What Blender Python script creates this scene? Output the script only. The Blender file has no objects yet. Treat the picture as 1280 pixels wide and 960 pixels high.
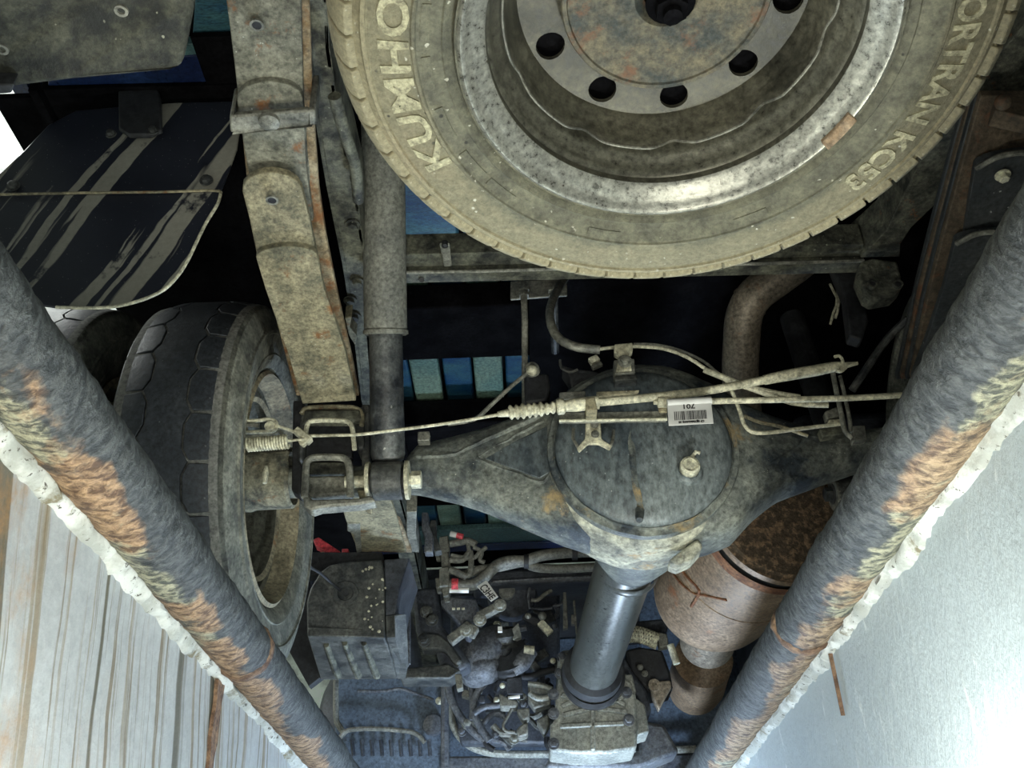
import bpy, math, random
from math import sin, cos, tan, pi, radians, atan2, sqrt
from mathutils import Vector, Matrix, noise as mn
random.seed(7)
V = Vector
scn = bpy.context.scene
COL = scn.collection

# ---------------- camera (pinhole measured from the pit rails' vanishing point) ----------------
FPX = 1250.0
TH = radians(32.7)
CAM = V((0, 0, -0.52))
_s, _c = 0.0374, 0.9993
FWD = V((0, cos(TH), sin(TH)))
UP0 = V((0, -sin(TH), cos(TH)))
RT = V((_c, 0, 0)) - UP0 * _s
UPV = V((_s, 0, 0)) + UP0 * _c
cd = bpy.data.cameras.new('camera')
cd.sensor_width = 36; cd.lens = 36 * FPX / 1280; cd.clip_start = 0.02
cam = bpy.data.objects.new('camera', cd)
M = Matrix((RT, UPV, -FWD)).transposed().to_4x4(); M.translation = CAM
cam.matrix_world = M
COL.objects.link(cam); scn.camera = cam

# ---------------- world, lights, exposure ----------------
scn.view_settings.view_transform = 'Standard'
scn.view_settings.look = 'None'
scn.view_settings.exposure = 0.18
scn.view_settings.gamma = 1.0
w = bpy.data.worlds.new('world'); scn.world = w; w.use_nodes = True
w.node_tree.nodes['Background'].inputs[0].default_value = (0.85, 0.93, 1.0, 1)
w.node_tree.nodes['Background'].inputs[1].default_value = 0.06

def area(name, loc, target, size, size_y, power, col):
    l = bpy.data.lights.new(name, 'AREA'); l.shape = 'RECTANGLE'; l.size = size; l.size_y = size_y
    l.energy = power; l.color = col
    o = bpy.data.objects.new(name, l); COL.objects.link(o)
    o.location = loc
    o.rotation_euler = (V(target) - V(loc)).to_track_quat('-Z', 'Y').to_euler()
    return o
# pit lamps: bulkhead lamps on both pit walls just ahead of the viewer, a tube lamp behind
def lamp(name, loc, power, col, rad=.05):
    l = bpy.data.lights.new(name, 'POINT'); l.energy = power; l.color = col; l.shadow_soft_size = rad
    o = bpy.data.objects.new(name, l); COL.objects.link(o); o.location = loc
lamp('pit_lamp_right', (0.33, 1.02, -0.56), 17, (0.95, 0.99, 0.93))
lamp('haze_fill_light', (0.12, 2.65, -0.60), 46, (0.62, 0.78, 1.0), .07)  # added cool light, imitates the bluish lens haze around the gearbox
lamp('pit_lamp_left', (-0.24, 0.80, -0.66), 13, (1.0, 0.97, 0.83))
area('pit_light_rear', (0.0, -0.75, -1.0), (0.0, 1.2, 0.5), 0.7, 0.4, 12, (1.0, 0.96, 0.82))
# workshop ceiling lights over both sides of the truck
area('shop_light_left', (-2.6, 1.8, 3.2), (-2.2, 1.8, 0), 1.2, 4.5, 150, (0.96, 1.0, 0.97))
area('shop_light_right', (2.8, 1.8, 3.2), (2.4, 1.8, 0), 1.2, 4.5, 60, (0.96, 1.0, 0.97))

area('ceiling_fill_light', (-3.0, 4.2, 2.9), (-3.0, 4.2, 4.2), 3.0, 4.0, 95, (0.96, 1.0, 0.95))  # added upward light, only brightens the white ceiling

# ---------------- pixel + one known coordinate -> point in the place ----------------
def ray(px, py):
    return FWD + RT * ((px - 640) / FPX) + UPV * ((480 - py) / FPX)
def P(px, py, z=None, y=None, x=None, d=None):
    r = ray(px, py)
    if z is not None: t = (z - CAM.z) / r.z
    elif y is not None: t = (y - CAM.y) / r.y
    elif x is not None: t = (x - CAM.x) / r.x
    else: t = d
    return CAM + r * t
def dep(p): return (V(p) - CAM).dot(FWD)
def R(px, p): return px * dep(p) / FPX       # pixels -> metres at a point

# ---------------- mesh builder ----------------
def basis(ax):
    ax = V(ax).normalized()
    t = V((0, 0, 1)) if abs(ax.z) < 0.9 else V((1, 0, 0))
    u = t.cross(ax).normalized(); v = ax.cross(u).normalized()
    return ax, u, v
def smooth_path(pts, k=6):
    pts = [V(p) for p in pts]
    if len(pts) < 3: return pts
    out = []
    for i in range(len(pts) - 1):
        p0 = pts[max(i - 1, 0)]; p1 = pts[i]; p2 = pts[i + 1]; p3 = pts[min(i + 2, len(pts) - 1)]
        for j in range(k):
            t = j / k
            out.append(0.5 * ((2 * p1) + (p2 - p0) * t + (2 * p0 - 5 * p1 + 4 * p2 - p3) * t * t + (3 * p1 - p0 - 3 * p2 + p3) * t ** 3))
    out.append(pts[-1])
    return out
WOFF = {}
class MB:
    def __init__(s): s.v = []; s.f = []
    def add(s, vs, fs):
        b = len(s.v); s.v += [V(p) for p in vs]; s.f += [tuple(b + i for i in f) for f in fs]; return s
    def box(s, c, size, rot=None):
        c = V(c); h = V(size) / 2
        vs = []
        for i in (-1, 1):
            for j in (-1, 1):
                for k in (-1, 1):
                    p = V((i * h.x, j * h.y, k * h.z))
                    if rot is not None: p = rot @ p
                    vs.append(c + p)
        return s.add(vs, [(0, 1, 3, 2), (4, 6, 7, 5), (0, 4, 5, 1), (2, 3, 7, 6), (0, 2, 6, 4), (1, 5, 7, 3)])
    def beam(s, a, b, w, h, up=(0, 0, 1)):
        a = V(a); b = V(b); d = (b - a).normalized(); u = d.cross(V(up)).normalized(); n = u.cross(d).normalized()
        vs = []
        for p in (a, b):
            for i, j in ((-1, -1), (1, -1), (1, 1), (-1, 1)): vs.append(p + u * i * w / 2 + n * j * h / 2)
        return s.add(vs, [(0, 1, 2, 3), (7, 6, 5, 4), (0, 4, 5, 1), (1, 5, 6, 2), (2, 6, 7, 3), (3, 7, 4, 0)])
    def tube(s, pts, r, n=12, k=0, closed=False, rfn=None):
        pts = smooth_path(pts, k) if k else [V(p) for p in pts]
        m = len(pts)
        rs = r if isinstance(r, (list, tuple)) else [r] * m
        if len(rs) != m:
            q = len(rs) - 1
            rs = [rs[int(i * q / (m - 1))] * (1 - (i * q / (m - 1)) % 1) + rs[min(int(i * q / (m - 1)) + 1, q)] * ((i * q / (m - 1)) % 1) for i in range(m)]
        vs = []; _, u, v = basis(pts[1] - pts[0])
        for i in range(m):
            if closed: d = (pts[(i + 1) % m] - pts[i - 1]).normalized()
            else: d = (pts[min(i + 1, m - 1)] - pts[max(i - 1, 0)]).normalized()
            u = (u - d * u.dot(d)).normalized(); v = d.cross(u)
            for j in range(n):
                a = 2 * pi * j / n
                vs.append(pts[i] + (u * cos(a) + v * sin(a)) * (rs[i] * (rfn(i, j) if rfn else 1)))
        fs = []
        for i in range(m if closed else m - 1):
            i2 = (i + 1) % m
            for j in range(n):
                fs.append((i * n + j, i * n + (j + 1) % n, i2 * n + (j + 1) % n, i2 * n + j))
        if not closed:
            fs.append(tuple(range(n - 1, -1, -1))); fs.append(tuple((m - 1) * n + j for j in range(n)))
        return s.add(vs, fs)
    def lathe(s, prof, c, ax, n=32, closed=False, uv=None, cap=False):
        c = V(c); ax, u, v = basis(ax)
        if uv: u, v = V(uv[0]), V(uv[1])
        vs = []; m = len(prof)
        for (r, h) in prof:
            for j in range(n):
                a = 2 * pi * j / n
                vs.append(c + ax * h + (u * cos(a) + v * sin(a)) * max(r, 1e-5))
        fs = []
        for i in range(m if closed else m - 1):
            i2 = (i + 1) % m
            for j in range(n):
                fs.append((i * n + j, i * n + (j + 1) % n, i2 * n + (j + 1) % n, i2 * n + j))
        if cap and not closed:
            if prof[0][0] > 2e-4: fs.append(tuple(range(n - 1, -1, -1)))
            if prof[-1][0] > 2e-4: fs.append(tuple((m - 1) * n + j for j in range(n)))
        return s.add(vs, fs)
    def cyl(s, a, b, r, n=16, r2=None):
        a = V(a); b = V(b); L = (b - a).length
        return s.lathe([(r, 0), (r if r2 is None else r2, L)], a, b - a, n, cap=True)
    def slab(s, pts, ex):
        pts = [V(p) for p in pts]; n = len(pts); ex = V(ex)
        vs = pts + [p + ex for p in pts]
        fs = [tuple(range(n)), tuple(range(2 * n - 1, n - 1, -1))] + [(i, i + n, (i + 1) % n + n, (i + 1) % n) for i in range(n)]
        return s.add(vs, fs)
    def sheet(s, rows, ex):
        m = len(rows); n = len(rows[0]); ex = V(ex)
        vs = [V(p) for r in rows for p in r]; N = len(vs); vs += [p + ex for p in vs]
        fs = []
        for i in range(m - 1):
            for j in range(n - 1):
                a = i * n + j; fs.append((a, a + 1, a + n + 1, a + n)); fs.append((N + a + n, N + a + n + 1, N + a + 1, N + a))
        for j in range(n - 1):
            fs.append((j + 1, j, N + j, N + j + 1)); b = (m - 1) * n + j; fs.append((b, b + 1, N + b + 1, N + b))
        for i in range(m - 1):
            a = i * n; fs.append((a, a + n, N + a + n, N + a)); b = i * n + n - 1; fs.append((b + n, b, N + b, N + b + n))
        return s.add(vs, fs)
    def ball(s, c, r, n=14, sc=(1, 1, 1)):
        c = V(c); m = n // 2
        vs = []; fs = []
        for i in range(m + 1):
            t = pi * i / m
            for j in range(n):
                a = 2 * pi * j / n
                vs.append(c + V((r * sc[0] * sin(t) * cos(a), r * sc[1] * sin(t) * sin(a), r * sc[2] * cos(t))))
        for i in range(m):
            for j in range(n): fs.append((i * n + j, (i + 1) * n + j, (i + 1) * n + (j + 1) % n, i * n + (j + 1) % n))
        return s.add(vs, fs)
    def helix(s, a, b, r, turns, wire, n=8, seg=14):
        a = V(a); b = V(b); ax, u, v = basis(b - a); L = (b - a).length; N = int(turns * seg)
        pts = [a + ax * L * i / N + (u * cos(2 * pi * i / seg) + v * sin(2 * pi * i / seg)) * r for i in range(N + 1)]
        return s.tube(pts, wire, n)
    def hexbolt(s, c, ax, r, h, washer=1.45):
        c = V(c); ax = V(ax).normalized()
        if washer: s.lathe([(r * washer, 0), (r * washer, h * .25)], c, ax, 20, cap=True)
        s.lathe([(r, h * .2), (r, h * .95), (r * .85, h)], c, ax, 6, cap=True)
        return s
    def build(s, name, mat, parent=None, bev=0, ang=35, org=None, sub=0, jit=0, jsc=10):
        if jit:
            for i, p in enumerate(s.v):
                s.v[i] = p + mn.noise_vector(p * jsc) * jit
        if parent is not None: off = WOFF[parent.name]
        elif org is not None: off = V(org)
        else:
            lo = [min(p[i] for p in s.v) for i in range(3)]; hi = [max(p[i] for p in s.v) for i in range(3)]
            off = V(((lo[0] + hi[0]) / 2, (lo[1] + hi[1]) / 2, lo[2]))
        me = bpy.data.meshes.new(name)
        me.from_pydata([tuple(p - off) for p in s.v], [], s.f)
        import bmesh
        bm = bmesh.new(); bm.from_mesh(me)
        bmesh.ops.remove_doubles(bm, verts=bm.verts, dist=1e-6)
        bmesh.ops.recalc_face_normals(bm, faces=bm.faces); bm.to_mesh(me); bm.free()
        me.shade_smooth(); me.set_sharp_from_angle(angle=radians(ang))
        me.materials.append(mat)
        o = bpy.data.objects.new(name, me); COL.objects.link(o)
        if parent is not None: o.parent = parent
        else: o.location = off
        WOFF[o.name] = off
        if bev:
            b = o.modifiers.new('bevel', 'BEVEL'); b.width = bev; b.segments = 2; b.limit_method = 'ANGLE'; b.angle_limit = radians(40)
        if sub:
            b = o.modifiers.new('sub', 'SUBSURF'); b.levels = sub; b.render_levels = sub
        return o
def tag(o, label, cat, group=None):
    o['label'] = label; o['category'] = cat
    if group: o['group'] = group
    return o
def thing(name, loc, label, cat, group=None):
    o = bpy.data.objects.new(name, None); o.empty_display_size = .05; COL.objects.link(o)
    o.location = V(loc); WOFF[o.name] = V(loc)
    return tag(o, label, cat, group)
def struct(o): o['kind'] = 'structure'; return o
def text_mb(txt, size, ext, fn, width=None, bold=0.0, spacing=1.0):
    """text as thin solid letters; fn maps (x, y, z) of the flat text to a point"""
    c = bpy.data.curves.new('t', 'FONT'); c.body = txt; c.size = size; c.extrude = ext; c.offset = bold; c.space_character = spacing
    c.resolution_u = 3
    o = bpy.data.objects.new('t', c); COL.objects.link(o)
    me = bpy.data.meshes.new_from_object(o)
    mb = MB(); xs = [v.co.x for v in me.vertices]; x0 = min(xs); x1 = max(xs); k = (width / (x1 - x0)) if width else 1
    mb.add([fn((v.co.x - x0) * k, v.co.y, v.co.z) for v in me.vertices], [tuple(p.vertices) for p in me.polygons])
    bpy.data.objects.remove(o); bpy.data.curves.remove(c)
    return mb

# ---------------- materials ----------------
class NT:
    def __init__(s, name):
        s.m = bpy.data.materials.new(name); s.m.use_nodes = True; s.t = s.m.node_tree; s.n = s.t.nodes; s.l = s.t.links
        s.b = s.n['Principled BSDF']
        tc = s.n.new('ShaderNodeTexCoord'); s.co = tc.outputs['Object']
    def node(s, t, **k):
        n = s.n.new(t)
        for a, b in k.items(): setattr(n, a, b)
        return n
    def put(s, sock, val):
        if isinstance(val, bpy.types.NodeSocket): s.l.new(val, sock)
        elif val is not None:
            if hasattr(sock.default_value, '__len__') and len(sock.default_value) == 4 and len(val) == 3: val = (*val, 1)
            sock.default_value = val
    def scale(s, sc, rot=(0, 0, 0), loc=(0, 0, 0), co=None):
        m = s.node('ShaderNodeMapping'); s.l.new(co or s.co, m.inputs[0]); m.inputs['Scale'].default_value = sc; m.inputs['Rotation'].default_value = rot; m.inputs['Location'].default_value = loc
        return m.outputs[0]
    def noise(s, sc, det=6, rough=.6, co=None, dist=0):
        n = s.node('ShaderNodeTexNoise'); s.l.new(co or s.co, n.inputs['Vector']); n.inputs['Scale'].default_value = sc; n.inputs['Detail'].default_value = det; n.inputs['Roughness'].default_value = rough; n.inputs['Distortion'].default_value = dist
        return n.outputs[0]
    def voro(s, sc, co=None, feat='F1'):
        n = s.node('ShaderNodeTexVoronoi', feature=feat); s.l.new(co or s.co, n.inputs['Vector']); n.inputs['Scale'].default_value = sc
        return n.outputs['Distance']
    def ramp(s, f, a, b, lo=0., hi=1.):
        n = s.node('ShaderNodeMapRange'); s.put(n.inputs[0], f); n.inputs[1].default_value = a; n.inputs[2].default_value = b; n.inputs[3].default_value = lo; n.inputs[4].default_value = hi
        return n.outputs[0]
    def math(s, op, a, b=None):
        n = s.node('ShaderNodeMath', operation=op); s.put(n.inputs[0], a); s.put(n.inputs[1], b) if b is not None else None
        return n.outputs[0]
    def mix(s, f, a, b, mode='MIX'):
        n = s.node('ShaderNodeMix', data_type='RGBA', blend_type=mode); s.put(n.inputs[0], f); s.put(n.inputs[6], a); s.put(n.inputs[7], b)
        return n.outputs[2]
    def sep(s, co=None):
        n = s.node('ShaderNodeSeparateXYZ'); s.l.new(co or s.co, n.inputs[0]); return n.outputs
    def bump(s, h, strength=.4, dist=.002, prev=None):
        n = s.node('ShaderNodeBump'); s.put(n.inputs['Height'], h); n.inputs['Strength'].default_value = strength; n.inputs['Distance'].default_value = dist
        if prev is not None: s.l.new(prev, n.inputs['Normal'])
        s.l.new(n.outputs[0], s.b.inputs['Normal']); return n.outputs[0]
    def out(s, col=None, rough=None, metal=None):
        s.put(s.b.inputs['Base Color'], col); s.put(s.b.inputs['Roughness'], rough); s.put(s.b.inputs['Metallic'], metal)
        return s.m
def dirty(name, c1, c2, amt=.5, sc=9, rough=.6, metal=0., rust=0., rc=(.22, .09, .03), speck=0., sc_speck=90, spc=(.55, .55, .45), bump=.5, grain=130, st=(1, 1, 1), contrast=.12, rot=(0, 0, 0)):
    """paint or metal c1 partly covered by dirt c2; amt 0..1 how much; rust and light specks on top"""
    t = NT(name)
    co = t.scale(st, rot=rot)
    n1 = t.noise(sc, 9, .68, co)
    m = t.ramp(n1, .5 + (.5 - amt) * .5 - contrast, .5 + (.5 - amt) * .5 + contrast)
    col = t.mix(m, c1, c2)
    g = t.noise(grain, 5, .7, co)
    col = t.mix(1.0, col, t.ramp(g, .32, .68, .42, 1.55), 'MULTIPLY')
    if rust:
        r = t.ramp(t.noise(sc * .8, 8, .7, t.scale((1, 1, 1), loc=(3, 7, 1))), .62 - rust * .3, .70 - rust * .25)
        col = t.mix(r, col, t.mix(g, tuple(x * .5 for x in rc), tuple(min(1, x * 1.6) for x in rc)))
    if speck:
        v = t.math('ADD', t.voro(sc_speck), t.math('MULTIPLY', t.noise(sc_speck * 1.3, 3, .6), .9)); k = t.noise(sc_speck * .11, 2, .5)
        sp = t.math('MULTIPLY', t.ramp(v, .52, .46), t.ramp(k, .62 - speck * .25, .66 - speck * .25))
        col = t.mix(sp, col, spc)
    t.out(col, t.ramp(g, .2, .8, max(.05, rough - .15), min(1, rough + .15)), metal)
    h = t.math('ADD', n1, t.math('MULTIPLY', g, .5))
    t.bump(h, bump, .004)
    return t.m
# colours
M_TAN = dirty('dusty_leaf_steel', (.10, .098, .068), (.31, .28, .18), .58, 20, .75, 0, .12, (.20, .095, .035), .4, 120, (.5, .5, .42), .5, 150)
M_TANRUST = dirty('rusty_leaf_edge', (.17, .11, .05), (.36, .31, .21), .5, 22, .8, 0, .32, (.22, .095, .035), 0, bump=.6, grain=120)
M_FRAME = dirty('dusty_black_frame', (.016, .018, .018), (.15, .155, .115), .52, 24, .65, 0, 0, speck=.7, sc_speck=70, spc=(.30, .31, .24), bump=.9)
M_BLACK = dirty('black_underseal', (.010, .011, .014), (.035, .038, .042), .5, 12, .6, 0, bump=.4)
M_DARK = dirty('dark_steel', (.022, .026, .030), (.12, .125, .115), .5, 14, .5, .2, bump=.5)
M_DARKB = dirty('dark_blue_plastic', (.022, .026, .036), (.075, .085, .10), .5, 10, .5, 0, bump=.3)
M_AXLE = dirty('axle_paint_dust', (.028, .038, .048), (.26, .28, .24), .44, 9, .55, .1, .06, (.32, .24, .12), .45, 140, (.42, .43, .36), .8, 110)
M_AXLE2 = dirty('axle_dust_heavy', (.06, .07, .07), (.48, .48, .38), .60, 16, .7, 0, .10, (.38, .26, .12), .5, 110, (.5, .5, .42), 1.0, 90)
M_COVER = dirty('cover_paint', (.045, .060, .072), (.19, .22, .22), .46, 5, .45, .1, 0, speck=.5, sc_speck=120, spc=(.35, .38, .36), bump=.3, st=(1.3, 1, .7), grain=90)
M_CABLE = dirty('dusty_cable', (.28, .27, .19), (.60, .58, .43), .6, 30, .6, 0, bump=.4)
M_GREYM = dirty('grey_steel', (.13, .135, .12), (.30, .30, .25), .5, 22, .5, .3, bump=.5)
M_SHOCK = dirty('shock_tube_grey', (.14, .147, .135), (.23, .235, .20), .55, 10, .6, 0, 0, speck=.7, sc_speck=55, spc=(.28, .29, .25), bump=.4)
M_SHOCKB = dirty('shock_black', (.026, .030, .036), (.15, .16, .155), .45, 10, .38, .2, speck=.8, sc_speck=65, spc=(.45, .46, .42), bump=.5)
M_BOLT = dirty('dusty_bolt', (.36, .35, .26), (.66, .65, .50), .6, 40, .55, .2, bump=.3)
M_RUB = dirty('black_rubber', (.012, .013, .016), (.03, .033, .036), .5, 14, .6, 0, bump=.3)
M_BLUE = dirty('blue_bed_paint', (.006, .05, .13), (.045, .13, .15), .42, 5, .42, .1, bump=.2, st=(1, 3, 1))
M_BLUE2 = dirty('blue_bed_green_dust', (.06, .15, .14), (.15, .22, .16), .6, 4, .5, 0, bump=.2)
M_TEAL = dirty('teal_sill_paint', (.05, .115, .125), (.09, .165, .16), .5, 5, .4, 0, bump=.2)
M_NAVY = dirty('navy_sill_paint', (.004, .010, .055), (.012, .03, .09), .5, 6, .35, 0, bump=.2)
M_MUFF = dirty('muffler_tan', (.19, .132, .082), (.30, .22, .145), .55, 9, .55, .25, .05, (.26, .11, .05), .2, 90, (.42, .36, .28), .35, 130)
M_MRUST = dirty('muffler_rust', (.14, .055, .025), (.27, .13, .06), .5, 22, .8, .1, bump=.7)
M_MEND = dirty('muffler_end_scale', (.10, .075, .05), (.30, .20, .12), .42, 60, .85, 0, bump=1.0, contrast=.05)
M_TAIL = dirty('tailpipe', (.20, .17, .13), (.30, .26, .20), .5, 8, .5, .3, .04, bump=.3)
M_GEAR = dirty('cast_alloy', (.20, .215, .20), (.34, .35, .31), .55, 12, .55, .3, bump=.4)
M_GEARD = dirty('dark_cast', (.07, .08, .10), (.15, .16, .17), .5, 16, .5, .2, bump=.6)
M_SHAFT = dirty('shaft_steel', (.055, .060, .054), (.09, .095, .085), .4, 5, .36, .25, bump=.02, grain=140)
M_RIM = dirty('rim_silver', (.33, .335, .30), (.46, .47, .42), .55, 7, .33, .6, .0, speck=.25, sc_speck=110, spc=(.10, .09, .07), bump=.2)
M_RIMD = dirty('rim_inner_paint', (.085, .085, .068), (.15, .148, .115), .5, 6, .36, .35, 0, bump=.25)
M_DISC = dirty('wheel_disc_paint', (.040, .040, .030), (.125, .12, .088), .48, 10, .5, .1, .0, bump=.3)
M_HUBR = dirty('hub_plate_rust', (.050, .060, .058), (.17, .15, .10), .5, 26, .6, .2, .16, (.16, .085, .05), bump=.8)
M_WEIGHT = dirty('weight_rust', (.25, .17, .10), (.36, .28, .19), .5, 60, .8, 0, bump=.4)
M_RED = dirty('red_plastic', (.62, .05, .07), (.75, .12, .14), .5, 12, .45, 0, bump=.1)
M_WHITE = dirty('white_label', (.76, .77, .74), (.80, .81, .78), .6, 3, .5, 0, bump=0, grain=2)
M_INK = dirty('black_ink', (.015, .015, .015), (.03, .03, .03), .5, 20, .6, 0, bump=0)
M_VOID = dirty('deep_shade_black', (.002, .002, .0025), (.006, .006, .007), .5, 12, .9, 0, bump=.2)  # shade of the deep spaces put into a near-black colour
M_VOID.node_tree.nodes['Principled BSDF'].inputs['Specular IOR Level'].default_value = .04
M_LEAFG = dirty('grey_leaf_steel', (.085, .088, .07), (.24, .24, .19), .52, 22, .75, 0, .10, (.22, .10, .04), .6, 120, (.5, .5, .44), .7, 120)
def mat_pipe(name, side, rustk=1.0):
    """old painted rail: slate paint, rust and chalky scale on the outer lower flank, scaly ridges around it"""
    t = NT(name); X = t.sep()
    ridge = t.noise(1, 6, .65, t.scale((60, 95, 60), rot=(0, 0, radians(18 * side))), .4)
    fine = t.noise(260, 4, .7)
    base = t.mix(t.ramp(ridge, .40, .62), (.020, .024, .025), (.088, .096, .095))
    # side factor: 0 on the inner flank, 1 on the outer / lower flank
    ang = t.math('ADD', t.math('MULTIPLY', X[0], 11.0 * side), t.math('ADD', t.math('MULTIPLY', X[2], -14.0), .63))
    pat = t.noise(5.5, 5, .6, t.scale((1, .8, 1)), .2)
    band = t.math('ADD', ang, t.math('MULTIPLY', t.math('SUBTRACT', pat, .5), 2.6))
    m_scale = t.ramp(band, .42, .55)
    scalec = t.mix(t.ramp(ridge, .42, .58), (.06, .065, .05), (.36, .35, .24))
    col = t.mix(m_scale, base, scalec)
    r = t.noise(4.2, 6, .62, t.scale((1, 1, 1), loc=(2, 5, 9)), .3)
    m_r = t.math('MULTIPLY', t.ramp(r, .50 - .07 * rustk, .55 - .07 * rustk), t.ramp(band, .18, .34))
    rc = t.mix(t.ramp(ridge, .40, .60), (.09, .048, .022), (.38, .25, .14))
    col = t.mix(t.math('MULTIPLY', m_r, rustk), col, rc)
    blk = t.ramp(t.noise(9, 6, .6, t.scale((1, 1, 1), loc=(8, 1, 4))), .60, .66)
    col = t.mix(t.math('MULTIPLY', blk, m_scale), col, (.03, .032, .03))
    col = t.mix(1.0, col, t.ramp(fine, .3, .7, .7, 1.3), 'MULTIPLY')
    t.out(col, .62, .1)
    t.bump(t.math('ADD', ridge, t.math('MULTIPLY', fine, .3)), .9, .006)
    return t.m
def mat_plaster(name):
    t = NT(name)
    n = t.noise(14, 8, .65); f = t.noise(90, 6, .7)
    col = t.mix(t.ramp(n, .45, .6), (.34, .355, .32), (.58, .60, .56))
    col = t.mix(t.ramp(t.noise(6, 8, .7, t.scale((1, 1, 1), loc=(4, 0, 0))), .55, .60), col, (.17, .15, .09))
    col = t.mix(t.ramp(f, .60, .64), col, (.07, .065, .05))
    t.out(col, .8); t.bump(t.math('ADD', n, f), .6, .006)
    return t.m
def mat_wall_left():
    """grey-white painted wall with brown drips running down it"""
    t = NT('streaked_wall_paint'); X = t.sep()
    wob = t.noise(2.2, 4, .5)
    # the drips run down the wall and lean a little towards the viewer
    yy = t.math('ADD', t.math('ADD', X[1], t.math('MULTIPLY', X[2], .25)), t.math('MULTIPLY', wob, .05))
    comb = t.node('ShaderNodeCombineXYZ'); t.l.new(yy, comb.inputs[1]); t.l.new(t.math('MULTIPLY', X[2], .02), comb.inputs[2])
    n = t.noise(26, 5, .62, comb.outputs[0]); n2 = t.noise(75, 4, .6, comb.outputs[0]); n3 = t.noise(11, 3, .5, comb.outputs[0])
    g = t.noise(60, 6, .7)
    base = t.mix(t.noise(5, 5, .6), (.30, .32, .325), (.42, .445, .45))
    top = t.ramp(X[2], -.55, -.02)
    col = t.mix(t.math('MULTIPLY', t.ramp(n, .54, .61), t.ramp(top, 0, 1, .55, .85)), base, (.19, .145, .075))
    col = t.mix(t.math('MULTIPLY', t.ramp(n2, .56, .62), .8), col, (.13, .10, .05))
    col = t.mix(t.math('MULTIPLY', t.ramp(n3, .60, .62), .9), col, (.08, .075, .05))
    br = t.math('MULTIPLY', t.ramp(t.noise(4.5, 7, .65, t.scale((1, 1, .45), loc=(1, .35, 2))), .54, .62), t.ramp(X[1], 1.25, .80))
    col = t.mix(t.math('MULTIPLY', br, t.ramp(g, .3, .6)), col, (.26, .15, .06))
    col = t.mix(1.0, col, t.ramp(g, .3, .7, .85, 1.12), 'MULTIPLY')
    t.out(col, .6); t.bump(t.math('ADD', n, g), .4, .004)
    return t.m
def mat_wall_right():
    t = NT('trowelled_wall_paint')
    n = t.noise(3, 5, .6); sc = t.noise(1, 7, .72, t.scale((10, 26, 9), rot=(radians(35), 0, 0))); g = t.noise(120, 4, .7)
    col = t.mix(n, (.33, .385, .405), (.42, .475, .49))
    col = t.mix(t.ramp(sc, .60, .68), col, (.56, .61, .61))
    col = t.mix(t.ramp(t.voro(26), .05, .02), col, (.22, .24, .25))
    t.out(col, .62); t.bump(t.math('ADD', t.math('MULTIPLY', sc, 1.6), t.math('MULTIPLY', g, .25)), .7, .006)
    return t.m
def mat_guard():
    """black mud flap with dried mud runs; the mud lies where the water left it"""
    t = NT('mudflap_runs'); X = t.sep()
    wob = t.noise(4, 4, .55)
    xx = t.math('ADD', t.math('ADD', X[0], t.math('MULTIPLY', X[2], -.42)), t.math('MULTIPLY', wob, .05))
    comb = t.node('ShaderNodeCombineXYZ'); t.l.new(xx, comb.inputs[0]); t.l.new(t.math('MULTIPLY', X[2], .05), comb.inputs[2]); t.l.new(t.math('MULTIPLY', X[1], .3), comb.inputs[1])
    n = t.noise(24, 3, .55, comb.outputs[0], .15); g = t.noise(150, 4, .7)
    run = t.math('MULTIPLY', t.ramp(n, .54, .56), t.ramp(t.noise(9, 6, .7), .40, .46))
    base = t.mix(t.noise(7, 5, .6), (.010, .012, .018), (.032, .038, .056))
    col = t.mix(run, base, t.mix(g, (.20, .205, .18), (.36, .36, .31)))
    col = t.mix(t.ramp(t.voro(130), .10, .05), col, (.25, .26, .24))
    t.out(col, t.mix(run, (.33, .33, .33), (.9, .9, .9))); t.bump(t.math('ADD', run, t.math('MULTIPLY', g, .3)), .35, .002)
    return t.m
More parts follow.
